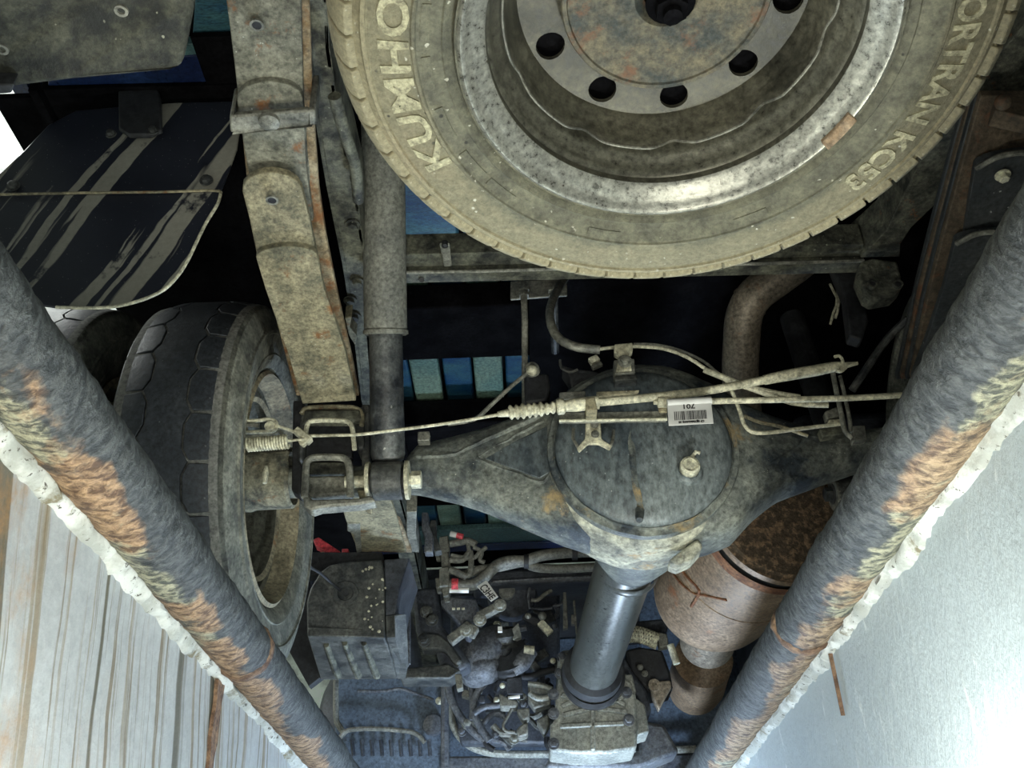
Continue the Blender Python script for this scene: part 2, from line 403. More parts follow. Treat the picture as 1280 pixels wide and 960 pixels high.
def mat_spare():
    """rubber with a coat of dry yellow dust, heavier on the lettering band and shoulder"""
    t = NT('spare_rubber_dust'); X = t.sep()
    rr = t.math('SQRT', t.math('ADD', t.math('POWER', t.math('ABSOLUTE', X[0]), 2.), t.math('POWER', t.math('ABSOLUTE', X[1]), 2.)))
    n = t.noise(7, 8, .65); n2 = t.noise(35, 6, .7); g = t.noise(150, 5, .75)
    dust = t.mix(n2, (.20, .18, .11), (.37, .335, .215))
    rub = t.mix(t.ramp(n2, .35, .65), (.055, .058, .045), (.15, .15, .105))
    rj = t.math('ADD', rr, t.math('MULTIPLY', t.math('SUBTRACT', n, .5), .05))
    m = t.ramp(rj, .262, .279, .12, .92)
    col = t.mix(m, rub, dust)
    br = t.math('MULTIPLY', t.ramp(t.noise(6, 4, .6, t.scale((1, 1, 1), loc=(.2, 4, 0))), .50, .62), t.ramp(rj, .27, .29))
    col = t.mix(t.math('MULTIPLY', br, .6), col, (.30, .255, .16))
    band = t.math('MULTIPLY', t.ramp(rr, .268, .270), t.ramp(rr, .3115, .310))
    col = t.mix(t.math('MULTIPLY', band, .42), col, (.105, .105, .07))
    col = t.mix(1.0, col, t.ramp(g, .3, .7, .62, 1.35), 'MULTIPLY')
    sp = t.math('MULTIPLY', t.ramp(t.math('ADD', t.voro(85), t.math('MULTIPLY', t.noise(120, 3, .6), .9)), .55, .49), t.ramp(t.noise(9, 2, .5), .48, .53))
    col = t.mix(sp, col, (.50, .49, .40))
    dk = t.math('MULTIPLY', t.ramp(t.voro(48, t.scale((1, 1, 1), loc=(.3, .1, 0))), .14, .09), t.ramp(t.noise(7, 2, .5), .52, .56))
    col = t.mix(dk, col, (.03, .03, .025))
    t.out(col, .8); t.bump(t.math('ADD', n2, g), .6, .003)
    return t.m
M_PIPE_L = mat_pipe('rail_paint_rusty', -1, 1.0)
M_PIPE_R = mat_pipe('rail_paint_chalky', 1, .8)
M_PLAST = mat_plaster('white_plaster')
M_WALL_L = mat_wall_left(); M_WALL_R = mat_wall_right()
M_GUARD = mat_guard(); M_SPARE = mat_spare()
M_LETTER = dirty('letter_dust', (.28, .265, .17), (.40, .38, .25), .6, 20, .85, 0, bump=.3, grain=160)
M_TREADD = dirty('worn_tread_rubber', (.022, .027, .034), (.055, .062, .070), .45, 9, .52, 0, 0, speck=.5, sc_speck=80, spc=(.16, .17, .17), bump=.4)
M_GROOVE = dirty('groove_dust', (.12, .125, .115), (.20, .20, .18), .5, 20, .9, 0, bump=.3)
M_SIDEW = dirty('sidewall_dust', (.075, .08, .07), (.22, .225, .185), .5, 22, .75, 0, bump=.7, st=(1, 1, 1))
M_SHOP = dirty('shop_white_panel', (.74, .80, .76), (.80, .85, .80), .5, 1, .6, 0, bump=0, grain=3)
M_CONC = dirty('concrete', (.28, .28, .26), (.40, .40, .37), .5, 3, .8, 0, bump=.3)
M_HAZEBLUE = dirty('underfloor_haze_tint', (.07, .095, .13), (.11, .145, .19), .5, 2.5, .7, 0, bump=.2)  # bluish lens haze painted in as the panel colour

# ================= the setting =================
GX = 0.445
ZP = 0.0; RP = 0.045
# shop floor on both sides of the pit, pit floor
for sx in (-1, 1):
    a = sx * (GX + .075); b = sx * 6.5
    struct(MB().box(((a + b) / 2, 3.5, -.085), (abs(b - a), 14, .08)).build('floor', M_CONC))
struct(MB().box((0, 3.5, -1.62), (1.2, 14, .06)).build('floor', M_CONC))
# shop shell
struct(MB().box((-6.55, 3.5, 2.0), (.1, 14, 4.3)).build('wall_left', M_SHOP))
struct(MB().box((6.55, 3.5, 2.0), (.1, 14, 4.3)).build('wall_right', M_SHOP))
struct(MB().box((0, 10.55, 2.0), (13, .1, 4.3)).build('wall_front', M_SHOP))
ceil = struct(MB().box((0, 3.5, 4.3), (13.2, 14, .08)).build('ceiling', M_CONC))
k = 0
for ix in range(6):
    for iy in range(7):
        MB().box((-5.5 + ix * 2.2, -2.4 + iy * 2.0, 4.235), (2.17, 1.97, .04)).build('panel', M_SHOP, ceil)
# pit walls
wl = MB(); rows = []
for i in range(60):
    y = -.6 + i * .11
    rows.append([V((-GX - .042 + .010 * mn.noise(V((y * 3, z * 4, 1))), y, z)) for z in (-.030, -.10, -.2, -.4, -.7, -1.1, -1.6)])
wl.sheet(rows, (-.06, 0, 0)); wleft = struct(wl.build('wall_left', M_WALL_L, ang=80, org=(-GX, 0, 0)))
wr = MB(); rows = []
for i in range(60):
    y = -.6 + i * .11
    rows.append([V((GX + .042 + .008 * mn.noise(V((y * 4, z * 5, 7))), y, z)) for z in (-.030, -.10, -.2, -.3, -.4, -.55, -.7, -.9, -1.1, -1.6)])
wr.sheet(rows, (.06, 0, 0)); wright = struct(wr.build('wall_right', M_WALL_R, ang=80, org=(GX, 0, 0)))

# ragged white plaster bead under each rail
def bead(sx, name, seed, breaks):
    rows = []; mb = MB()
    for i in range(420):
        y = -.2 + i * .0125
        w1 = .006 + .009 * (mn.noise(V((y * 9, seed, 0))) + .6 * mn.noise(V((y * 31, seed, 3))))
        if any(abs(y - b) < .02 for b in breaks): w1 = .002
        o = sx * (GX + .008); r = []
        for (dx, dz) in ((.018, .006), (.022, .001), (.024, -.004 - w1 * .3), (.029, -.006 - w1 * .8), (.040, -.008 - w1 * 1.1)):
            j = .009 * mn.noise(V((y * 55, dz * 90, seed + 5))); dz = dz + (.006 * mn.noise(V((y * 85, seed, 2))) if dz < 0 else 0)
            r.append(V((o + sx * (dx + j), y, -.036 + dz)))
        rows.append(r)
    mb.sheet(rows, (sx * .03, 0, .02))
    return struct(mb.build(name, M_PLAST, ang=60, org=(sx * GX, 0, 0)))
bead(-1, 'trim_1', 2.0, (1.08, 1.56)); bead(1, 'trim_2', 9.0, (1.55,))

# the two steel rails along the pit edge
def rail(sx, mat, joint, label, seed):
    t = thing('pit_rail', (sx * GX, 0.6, ZP - RP), label, 'rail', None)
    def rough(i, j): return 1 + .035 * mn.noise(V((i * 1.1, sin(j * .26) * 2.2, seed + 9 + cos(j * .26) * 2.2))) + .05 * mn.noise(V((i * .33, sin(j * .26) * 1.7, seed + cos(j * .26) * 1.7)))
    def seg(a, b):
        n = int((b - a) / .008)
        pts = [V((sx * GX + .003 * mn.noise(V((i * .05, seed, 0))), a + (b - a) * i / n, ZP)) for i in range(n + 1)]
        MB().tube(pts, RP, 24, rfn=rough).build('rail_section', mat, t, ang=70)
    seg(-.4, joint - .004); seg(joint + .004, 6.2)
    MB().lathe([(RP * .96, -.012), (RP * 1.05, -.005), (RP * 1.07, .003), (RP * 1.03, .010), (RP * .96, .014)], (sx * GX, joint, ZP), (0, 1, 0), 28).build('weld_bead', M_WELD, t, ang=70, jit=.004, jsc=60)
    return t
M_WELD = dirty('rusty_weld', (.07, .035, .022), (.24, .15, .09), .5, 30, .8, 0, bump=.8)
rail(-1, M_PIPE_L, 1.566, 'dark steel pit rail with broad brown rust patches, above the drip-streaked wall', 3)
rail(1, M_PIPE_R, 1.545, 'slate steel pit rail with pale chalky scale, above the smooth grey wall', 8)
# rusty reinforcing bar ends / drip scars in the pit walls
def scar(sx, y, z0, z1, wdt, name, label, mat):
    pts = []
    for i in range(14):
        z = z0 + (z1 - z0) * i / 13; ww = wdt * (1 - .55 * i / 13) * (1 + .5 * mn.noise(V((z * 40, y, 1))))
        pts.append((z, ww))
    x = sx * (GX + .034)
    poly = [V((x, y - ww / 2 + .2 * (z0 - z) * 0, z)) for z, ww in pts] + [V((x, y + ww / 2, z)) for z, ww in reversed(pts)]
    o = MB().slab(poly, (sx * .006, 0, 0)).build(name, mat)
    return tag(o, label, 'rust')
scar(-1, 1.585, -.045, -.24, .038, 'rust_seam', 'rust-brown corroded seam running down the streaked pit wall below the rail joint', M_WELD)
scar(1, 1.555, -.045, -.14, .0035, 'rust_drip', 'thin red rust drip on the smooth grey pit wall below the rail joint', M_WELD)

# ================= tail of the truck =================
# ---- spare wheel ----
SC = P(849, 62, z=.295)
spare = thing('wheel', SC, 'dusty spare truck wheel slung flat under the tail, raised lettering on its sidewall', 'wheel')
TY = [(.222, .020), (.228, .012), (.236, .007), (.238, .0085), (.262, .002), (.2635, .000), (.2665, .0005), (.2685, .003), (.295, .0045), (.311, .0085),
      (.3125, .006), (.3165, .007), (.318, .011), (.329, .020), (.3305, .018), (.3335, .020), (.336, .027), (.344, .044), (.348, .055), (.350, .08), (.350, .115), (.347, .14), (.336, .165), (.31, .185), (.26, .193), (.222, .175), (.215, .16), (.215, .035)]
tyre = MB().lathe(TY, SC, (0, 0, 1), 160, closed=True).build('tyre', M_SPARE, spare, ang=25)
def ring_z(r):
    for (r0, h0), (r1, h1) in zip(TY, TY[1:]):
        if r0 <= r <= r1: return h0 + (h1 - h0) * (r - r0) / (r1 - r0)
    return .005
def ring_text(txt, a0, a1, r0, size, name, mat, wide_space=1.05, lift=.0016):
    L = radians(abs(a1 - a0)) * (r0 + size * .35)
    def fn(x, y, z):
        r = r0 + y; a = radians(a0) + x / (r0 + size * .35)
        return SC + V((r * cos(a), r * sin(a), ring_z(min(r, .33)) - lift if z > 0 else ring_z(min(r, .33)) + .002))
    return text_mb(txt, size, .002, fn, L, .0012, wide_space).build(name, mat, tyre, ang=20)
ring_text('KUMHO', 151, 194, .2705, .042, 'lettering', M_LETTER)
ring_text('PORTRAN KC53', -13, 41, .2725, .037, 'lettering', M_LETTER)
# short raised dashes inside the lettering
for a in (132, 143, 157, 171, 184, 197, 60, 100):
    pts = [SC + V((r * cos(radians(a + q)), r * sin(radians(a + q)), ring_z(r) - .0012)) for r, qs in ((.258, (0, 3, 6, 9)), (.249, (9, 6, 3, 0))) for q in qs]
    MB().slab(pts, (0, 0, .003)).build('raised_dash', M_SPARE, tyre)
# tread lugs round the shoulder
def lug_mesh(n=56):
    w = 2 * pi / n * .90; pr = [(.3320, .013), (.3400, .0195), (.3485, .036), (.3540, .056), (.3550, .090)]
    rows = [[SC + V((r * cos(a + sk), r * sin(a + sk), h)) for a in (-w / 2, -w / 6, w / 6, w / 2)] for (r, h), sk in zip(pr, (0, .01, .02, .02, .0))]
    return MB().sheet(rows, (-.012, 0, .006))
lug = lug_mesh().build('tread_lug', M_SPARE, tyre, bev=.0015)
for i in range(1, 56):
    o = lug.copy(); COL.objects.link(o); o.rotation_euler.z = 2 * pi * i / 56
# rim: flange, seat, barrel
RIM = [(.2235, .022), (.2225, .008), (.2185, .0045), (.2150, .0065), (.2130, .012), (.2060, .018), (.1960, .026), (.1935, .030), (.1925, .037), (.1930, .0385), (.1905, .0405), (.1880, .047), (.1860, .055), (.1800, .060), (.1770, .066), (.1760, .078), (.174, .10), (.174, .15), (.182, .165), (.205, .17), (.216, .17), (.218, .168), (.207, .175), (.178, .172), (.170, .15), (.170, .1)]
MB().lathe(RIM[:8], SC, (0, 0, 1), 128).build('rim_flange', M_RIM, spare, ang=50)
rb = MB().lathe(RIM[7:20], SC, (0, 0, 1), 128).build('rim_barrel', M_RIMD, spare, ang=40)
MB().lathe([(.2215, .009), (.2245, .0075), (.2255, .012), (.224, .020)], SC, (0, 0, 1), 128).build('bead_ring', M_SPARE, spare)
# wheel disc: ten round holes, cup wall with straight-cut scallops
HD = .118
def holed_ring(c, r_in, r_out, r_h, rh, n, h0, ph=0, m=20, th=.005, cone=0.):
    mb = MB()
    def zz(r): return h0 + cone * (r - r_h)
    for q in range(n):
        a0 = ph + 2 * pi * q / n; hw = pi / n
        outer = []
        seq = []
        seq = sorted([2 * pi * i / m for i in range(m)] + [atan2(sy * hw * r_h, rr) % (2 * pi) for sy in (-1, 1) for rr in (r_out - r_h, -(r_h - r_in))])
        m_ = len(seq)
        for t in seq:
            dx = cos(t); dy = sin(t)      # dx radial, dy tangential
            # intersect with the sector box in (r, angle)
            R_ = (r_out - r_h) if dx > 0 else (r_h - r_in); T_ = hw * r_h
            k = min(R_ / abs(dx) if abs(dx) > 1e-6 else 9, T_ / abs(dy) if abs(dy) > 1e-6 else 9)
            outer.append((r_h + dx * k, dy * k / r_h))
        vs = []
        for i, t in enumerate(seq):
            r = r_h + rh * cos(t); a = a0 + rh * sin(t) / r_h
            vs.append(c + V((r * cos(a), r * sin(a), zz(r)))); vs.append(c + V((r * cos(a), r * sin(a), zz(r) + th)))
            r, da = outer[i]; a = a0 + da
            vs.append(c + V((r * cos(a), r * sin(a), zz(r))))
        fs = []
        for i in range(m_):
            j = (i + 1) % m_
            fs.append((i * 3, i * 3 + 2, j * 3 + 2, j * 3)); fs.append((i * 3 + 1, i * 3, j * 3, j * 3 + 1))
        mb.add(vs, fs)
    return mb
hr = holed_ring(SC, .108, .160, .138, .0165, 10, HD, radians(8), 24, .006, -.12)
disc = hr.build('wheel_disc', M_DISC, spare, ang=50)
rows = []
for i in range(181):
    a = 2 * pi * i / 180; s_ = abs(((i / 180 * 10 + .2) % 1) - .5) * 2
    cut = .012 * max(0, .45 - abs(s_ - .0)) / .45
    e = .072 + cut
    rows.append([SC + V((r * cos(a), r * sin(a), h)) for r, h in ((.159, HD - .003), (.166, HD - .014), (.1712, e + .012), (.1735, e), (.1752, e - .0015), (.1762, e + .002))])
MB().sheet(rows, (0, 0, .004)).build('disc_cup', M_DISC, spare, ang=50)
def cup_edge(a):
    s_ = abs(((a / (2 * pi) * 10 + .2) % 1) - .5) * 2
    return .072 + .012 * max(0, .45 - s_) / .45
MB().tube([SC + V((.1752 * cos(a), .1752 * sin(a), cup_edge(a) - .0012)) for a in [2 * pi * i / 180 for i in range(180)]], .0017, 6, closed=True).build('cup_edge', M_GREYM, spare)
# hub plate carried on the hanger
MB().lathe([(.112, .112), (.1125, .099), (.111, .0965), (.1065, .0965), (.105, .099), (.09, .1005), (.05, .099), (.034, .098), (.030, .102), (.024, .112)], SC, (0, 0, 1), 96).build('hub_plate', M_HUBR, spare, ang=30)
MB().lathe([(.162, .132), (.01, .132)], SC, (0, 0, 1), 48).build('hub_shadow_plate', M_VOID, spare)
# balance weight clipped to the flange
a0 = radians(25); pts = []
for r in (.2120, .2215):
    pts.append([SC + V((r * cos(a0 + q), r * sin(a0 + q), .0110 if r < .213 else .004)) for q in (0, .05, .10, .15, .20)])
MB().slab(pts[0] + pts[1][::-1], (0, 0, -.005)).build('balance_weight', M_WEIGHT, spare, bev=.001)
# hanger chain and bolt above the hub
spare.rotation_euler.x = radians(-6.5)
hg = MB().cyl(SC + V((0, 0, .05)), SC + V((0, 0, .40)), .010, 12); hg.hexbolt(SC + V((0, 0, .078)), (0, 0, -1), .018, .02)
tag(hg.build('spare_hanger', M_VOID), 'black threaded hanger bolt through the hub of the spare wheel', 'hanger')
# ---- leaf springs ----
def leaf(st, th, name, mat, parent, crown=0.0):
    """st: stations (bottom-left point, bottom-right point); first station may be a rounded end"""
    rows = [[a, a.lerp(b, .33), a.lerp(b, .67), b] for a, b in st]
    return MB().sheet(rows, (0, 0, th)).build(name, mat, parent, bev=.002)
def round_end(st, bulge):
    """adds an arched tip in front of the first station"""
    a, b = st[0]; c, d = st[1]; ax = ((a + b) / 2 - (c + d) / 2).normalized(); out = []
    for q in (1.0, .93, .75, .4): # from tip inwards
        wd = sqrt(max(0, 1 - q * q)) if q < 1 else .12
        off = bulge * q
        m = (a + b) / 2; h = (b - a) / 2
        out.append((m - h * max(wd, .12) + ax * off, m + h * max(wd, .12) + ax * off))
    return out + list(st)
def stations(tab, dz=0):
    return [(P(x0, y, z=z + dz), P(x1, y1, z=z + dz)) for (x0, x1, y, y1, z) in tab]
ls = thing('leaf_spring', P(400, 500, z=.40), 'tan dusty leaf spring pack with rust-stained ends beside the grey shock absorber', 'leaf spring')
TH_ = .013
# lowest leaf first
LF = [(320, 396, 322, 318, .505), (332, 404, 362, 358, .490), (347, 419, 405, 401, .474), (361, 432, 445, 441, .459), (378, 445, 505, 501, .437)]
leaf(round_end(stations(LF), .018), TH_, 'leaf', M_TAN, ls)
LE = [(303, 377, 240, 236, .540), (312, 386, 275, 271, .527), (321, 395, 318, 314, .511), (333, 403, 362, 358, .498)]
leaf(round_end(stations(LE, .003), .030), TH_, 'leaf', M_TAN, ls)
LB = [(296, 378, 125, 122, .590), (300, 381, 150, 147, .583), (305, 381, 185, 182, .575), (312, 384, 222, 219, .575), (318, 392, 280, 276, .562)]
leaf(round_end(stations(LB, .003), .026), TH_, 'leaf', M_LEAFG, ls)
LA = [(280, 374, -60, -60, .66), (282, 376, -5, -5, .640), (288, 377, 40, 40, .624), (293, 378, 80, 80, .612), (298, 379, 125, 125, .604), (308, 384, 190, 190, .600), (320, 395, 280, 280, .58)]
leaf(stations(LA), TH_, 'leaf', M_LEAFG, ls)
# upper leaves of the pack, seen edge-on along the inner side
PK = [(285, 384, -60, -60, .685), (290, 388, 40, 40, .650), (297, 390, 110, 110, .634), (303, 394, 170, 170, .622), (310, 399, 240, 240, .600), (322, 408, 300, 300, .575), (340, 424, 380, 380, .545), (358, 440, 450, 450, .515), (370, 449, 495, 495, .498)]
for q in range(4):
    leaf(stations(PK, .016 * q - .012), .0135, 'leaf', M_TANRUST if q != 2 else M_TAN, ls)
for (x, y, z) in ((321, 32, .6225), (340, 251, .530)):
    c = P(x, y, z=z - .003); MB().lathe([(.0065, 0), (.0095, 0), (.0095, .004), (.0065, .004)], c, (0, 0, 1), 20, closed=True).build('rivet_rim', M_GREYM, ls)
    MB().cyl(c - V((0, 0, -.0005)), c + V((0, 0, .004)), .0068, 16).build('bolt_hole', M_BLACK, ls)
# rebound clip with its rivet
cA = [P(292, 145, z=.570), P(386, 138, z=.570), P(388, 157, z=.566), P(293, 166, z=.566)]
cl = MB().slab(cA, (0, 0, .010)); q = cA[1] - cA[0]; u = q.normalized()
cl.slab([cA[1], cA[2], cA[2] + V((0, 0, .075)), cA[1] + V((0, 0, .075))], u * .009)
cl.slab([cA[0], cA[3], cA[3] + V((0, 0, .06)), cA[0] + V((0, 0, .06))], -u * .006)
clip = cl.build('rebound_clip', M_GREYM, ls, bev=.003)
MB().lathe([(.0155, 0), (.0145, -.005), (.008, -.0075), (.0001, -.008)], P(337, 151, z=.569), (0, 0, 1), 20).build('rivet', M_GREYM, clip)
# the spring goes on ahead of the axle
LG = [(418, 470, 590, 590, .420), (425, 488, 626, 624, .420), (432, 496, 650, 648, .432), (447, 508, 688, 690, .445)]
leaf(stations(LG), .012, 'leaf', M_TAN, ls)
LH = [(432, 480, 640, 640, .437), (447, 500, 655, 652, .440), (452, 515, 690, 691, .455)]
leaf(stations(LH), .012, 'leaf', M_TANRUST, ls)
MB().slab([P(508, 640, z=.45), P(521, 640, z=.45), P(520, 668, z=.46), P(524, 691, z=.465), P(514, 690, z=.465), P(508, 668, z=.46)], (0, 0, .05)).build('spring_clip', M_GREYM, ls, bev=.002)
MB().slab([P(434, 655, z=.43), P(450, 655, z=.43), P(452, 690, z=.44), P(446, 692, z=.44), P(442, 668, z=.43), P(434, 664, z=.43)], (0, 0, .03)).build('spring_clip', M_GREYM, ls, bev=.002)

# ---- right-hand spring, in shade ----
lr = thing('leaf_spring', P(1190, 400, z=.44), 'shaded leaf spring with two pale arched leaf tips, behind the chalky rail', 'leaf spring')
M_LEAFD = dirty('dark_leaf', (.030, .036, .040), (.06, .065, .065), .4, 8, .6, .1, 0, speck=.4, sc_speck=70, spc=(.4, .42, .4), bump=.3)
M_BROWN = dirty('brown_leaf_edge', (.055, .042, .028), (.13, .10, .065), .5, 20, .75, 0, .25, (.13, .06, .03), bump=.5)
R1 = [(1219, 1300, 208, 196, .545), (1212, 1295, 250, 240, .535), (1204, 1285, 300, 290, .52), (1190, 1270, 340, 330, .51)]
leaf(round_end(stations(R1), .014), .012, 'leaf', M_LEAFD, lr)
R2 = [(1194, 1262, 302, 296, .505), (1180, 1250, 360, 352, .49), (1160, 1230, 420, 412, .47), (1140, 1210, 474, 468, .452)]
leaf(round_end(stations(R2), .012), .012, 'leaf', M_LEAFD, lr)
for tab, z in ((R1, 0), (R2, 0)):
    a = P(tab[0][0] + 1, tab[0][2] + 3, z=tab[0][4] - .004); b = P(tab[0][1], tab[0][3] + 2, z=tab[0][4] - .004); m = (a + b) / 2 + (a - P(tab[1][0], tab[1][2], z=tab[0][4])).normalized() * .022
    MB().tube([a, a.lerp(m, .55) + (m - (a + b) / 2) * .28, m, b.lerp(m, .55) + (m - (a + b) / 2) * .28, b], .0045, 8, 4).build('leaf_tip', M_GREYM, lr)
for q, (dx, dz) in enumerate(((0, .0), (-6, .018), (-12, .036), (-18, .054))):
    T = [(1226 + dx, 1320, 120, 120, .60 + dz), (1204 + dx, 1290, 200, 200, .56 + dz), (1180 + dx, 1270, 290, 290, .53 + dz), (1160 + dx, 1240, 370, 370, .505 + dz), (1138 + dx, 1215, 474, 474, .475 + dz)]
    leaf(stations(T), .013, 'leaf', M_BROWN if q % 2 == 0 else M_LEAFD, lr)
c = P(1253, 218, z=.538); MB().hexbolt(c, (0, 0, -1), .008, .012).build('centre_bolt', M_BOLT, lr)

# ---- chassis: side rails and cross-members ----
def plate(pts, ex, name, mat, parent=None, bev=.002):
    return MB().slab(pts, ex).build(name, mat, parent, bev=bev)
fr = thing('chassis_rail', P(430, 300, z=.60), 'mud-speckled black chassis rail between the tan leaf spring and the shock absorber', 'chassis rail')
b0 = [P(x, y, z=.665) for x, y in ((384, -60), (388, 60), (397, 140), (412, 230), (432, 330), (446, 420), (455, 500), (500, 690), (530, 830), (548, 900))]
b1 = [P(x, y, z=.665) for x, y in ((408, -60), (412, 60), (425, 150), (446, 240), (458, 330), (462, 420), (468, 500), (520, 690), (548, 830), (562, 900))]
MB().sheet([[a, b] for a, b in zip(b0, b1)], (0, 0, .006)).build('lower_flange', M_FRAME, fr, bev=.001)
MB().sheet([[b, b + V((.003, 0, .10))] for b in b1], (-.006, 0, 0)).build('rail_web', M_FRAME, fr)
MB().sheet([[b, b + V((.0, 0, .10))] for b in b0], (-.006, 0, 0)).build('outer_web', M_FRAME, fr)
for x, y in ((441, 280), (447, 352), (438, 375), (443, 395)):
    MB().hexbolt(P(x, y, z=.662), (0, 0, -1), .009, .010).build('bolt', M_FRAME, fr)
pts = [P(x, y, z=.60) for x, y in ((431, 398), (440, 396), (437, 410), (446, 420), (444, 432), (436, 420))]
plate(pts, (0, 0, .03), 'torn_tab', M_TAN, fr)
hs = MB().tube([P(418, 120, z=.60), P(432, 170, z=.60), P(444, 205, z=.62), P(448, 250, z=.63)], R(8, P(432, 200, z=.6)), 12, 4)
tag(hs.build('hose', M_FRAME), 'fat black hose beside the spare tyre, running along the speckled chassis rail', 'hose')

fr2 = thing('chassis_rail', P(1090, 320, z=.60), 'encrusted dark chassis rail with a two-hole bracket end, below the spare tyre lettering', 'chassis rail')
M_CRUST = dirty('crusted_frame', (.02, .024, .022), (.14, .145, .11), .50, 30, .8, 0, .05, bump=1.2)
a0 = [P(x, y, z=.66) for x, y in ((1290, 20), (1190, 140), (1150, 200), (1125, 250), (1108, 290), (1075, 322))]
a1 = [P(x, y, z=.66) for x, y in ((1320, 60), (1215, 200), (1175, 250), (1140, 285), (1125, 305), (1124, 322))]
MB().sheet([[a, b] for a, b in zip(a0, a1)], (0, 0, .08)).build('lower_flange', M_CRUST, fr2, bev=.002, jit=.004, jsc=30)
br = [P(x, y, y=1.42) for x, y in ((1076, 326), (1090, 322), (1122, 326), (1127, 345), (1127, 360), (1118, 369), (1092, 374), (1082, 368), (1072, 345))]
bk = MB().slab(br, (0, .035, 0)).build('shock_mount_bracket', M_CRUST, fr2, bev=.005)
for x, y in ((1091, 354), (1123, 354)):
    c = P(x, y, y=1.412); MB().lathe([(.0055, 0), (.009, 0), (.009, .008), (.0055, .008)], c, (0, 1, 0), 18, closed=True).build('hole_rim', M_CRUST, bk); MB().cyl(c + V((0, .001, 0)), c + V((0, .007, 0)), .0058, 14).build('hole', M_BLACK, bk)
MB().slab([P(x, y, y=1.55) for x, y in ((1040, 330), (1076, 340), (1080, 372), (1086, 400), (1078, 425), (1062, 420), (1056, 370))], (0, .03, 0)).build('gusset', M_BLACK, fr2, bev=.004)

cm = thing('cross_member', P(780, 340, z=.70), 'black folded cross-member with speckled upper face, passing behind the spare wheel', 'cross-member')
def cross(ys, z, th, mat, nm, par, x0=455, x1=1110, dy0=0, dy1=0):
    a = [P(x0, ys[0] + dy0, z=z), P(x1, ys[0] + dy1, z=z), P(x1, ys[1] + dy1, z=z), P(x0, ys[1] + dy0, z=z)]
    return plate(a, (0, 0, th), nm, mat, par)
cross((340, 355), .66, .012, M_FRAME, 'lower_flange', cm, 480, 1080, 0, -14)
cross((319, 341), .672, .05, M_FRAME, 'web', cm, 480, 1080, 0, -14)
MB().tube([P(x, y, z=.656) for x, y in ((480, 341), (600, 339), (700, 336), (1080, 326))], .0035, 8).build('flange_edge', M_GREYM, cm)
tabp = [P(549, 305, z=.655), P(562, 305, z=.655), P(565, 333, z=.655), P(555, 334, z=.655)]
tb = plate(tabp, (0, 0, .004), 'harness_tab', M_GREYM, cm)
MB().lathe([(.001, 0), (.006, .002), (.006, .012)], P(556, 309, z=.650), (0, 0, 1), 14).build('clip_stud', M_BLACK, tb)
MB().cyl(P(527, 350, z=.655), P(527, 350, z=.662), .005, 12).build('hole', M_BLACK, cm)
tag(MB().tube([P(500, 315, z=.70), P(560, 308, z=.70), (P(640, 303, z=.70)), P(700, 300, z=.70)], R(4, P(560, 308, z=.70)), 10, 3).build('wiring_conduit', M_GREYM), 'pale wiring conduit clipped along the cross-member beside the spare tyre', 'conduit')

# ---- cargo bed above: each pressed blue panel on its own ----
bed = thing('cargo_bed', (0, 2.2, .95), 'blue ribbed cargo bed floor seen through the chassis above the axle', 'cargo bed')
def ribs(x0, x1, y0, y1, z0, z1, pitch, par, mats, slant=0):
    n = int((x1 - x0) / pitch)
    for i in range(n):
        a = x0 + i * pitch; ww = pitch * (.58 if i % 2 else .42); 
        zz = z0 if i % 2 else z0 + .022
        xs = [(a, zz), (a + pitch, zz)] if True else None
        A = V((a, y0, zz)); 
        MB().slab([V((a + .004, y0, zz)), V((a + pitch - .004, y0, zz)), V((a + pitch - .004, y1, zz + z1 - z0)), V((a + .004, y1, zz + z1 - z0))], (0, 0, .03)).build('floor_rib', mats[i % 2], par, bev=.006)
p0 = P(505, 450, z=.95); p1 = P(505, 516, z=.95); pr = P(655, 480, z=.95)
pitch = .084
ribs(-.86, .86, p0.y, p1.y + .005, .95, .95, pitch, bed, (M_BLUE, M_BLUE2))
ribs(-.86, .86, 2.90, P(600, 662, z=.95).y, .95, .95, pitch, bed, (M_BLUE, M_BLUE2))
yb = P(560, 345, z=.95).y; ye = P(560, 385, z=.95).y
ribs(-.86, .86, yb - .05, ye, .96, .96, pitch, bed, (M_BLUE, M_BLUE2))
ribs(-.86, .86, P(530, 225, z=.9).y, P(530, 318, z=.9).y, .93, .93, .19, bed, (M_BLUE, M_BLUE))
y0 = P(560, 516, z=.93).y; y1_ = P(560, 529, z=.93).y
plate([V((-.85, y0, .93)), V((.95, y0, .93)), V((.95, y1_, .93)), V((-.85, y1_, .93))], (0, 0, .02), 'sill', M_TEAL, bed)
y0 = P(600, 661, z=.93).y; y1_ = P(600, 679, z=.93).y; y2_ = P(600, 687, z=.93).y
plate([V((-.85, y0, .93)), V((.95, y0, .93)), V((.95, y1_, .93)), V((-.85, y1_, .93))], (0, 0, .02), 'sill', M_TEAL, bed)
plate([V((-.85, y1_, .925)), V((.95, y1_, .925)), V((.95, y2_, .925)), V((-.85, y2_, .925))], (0, 0, .03), 'sill_edge', M_NAVY, bed)
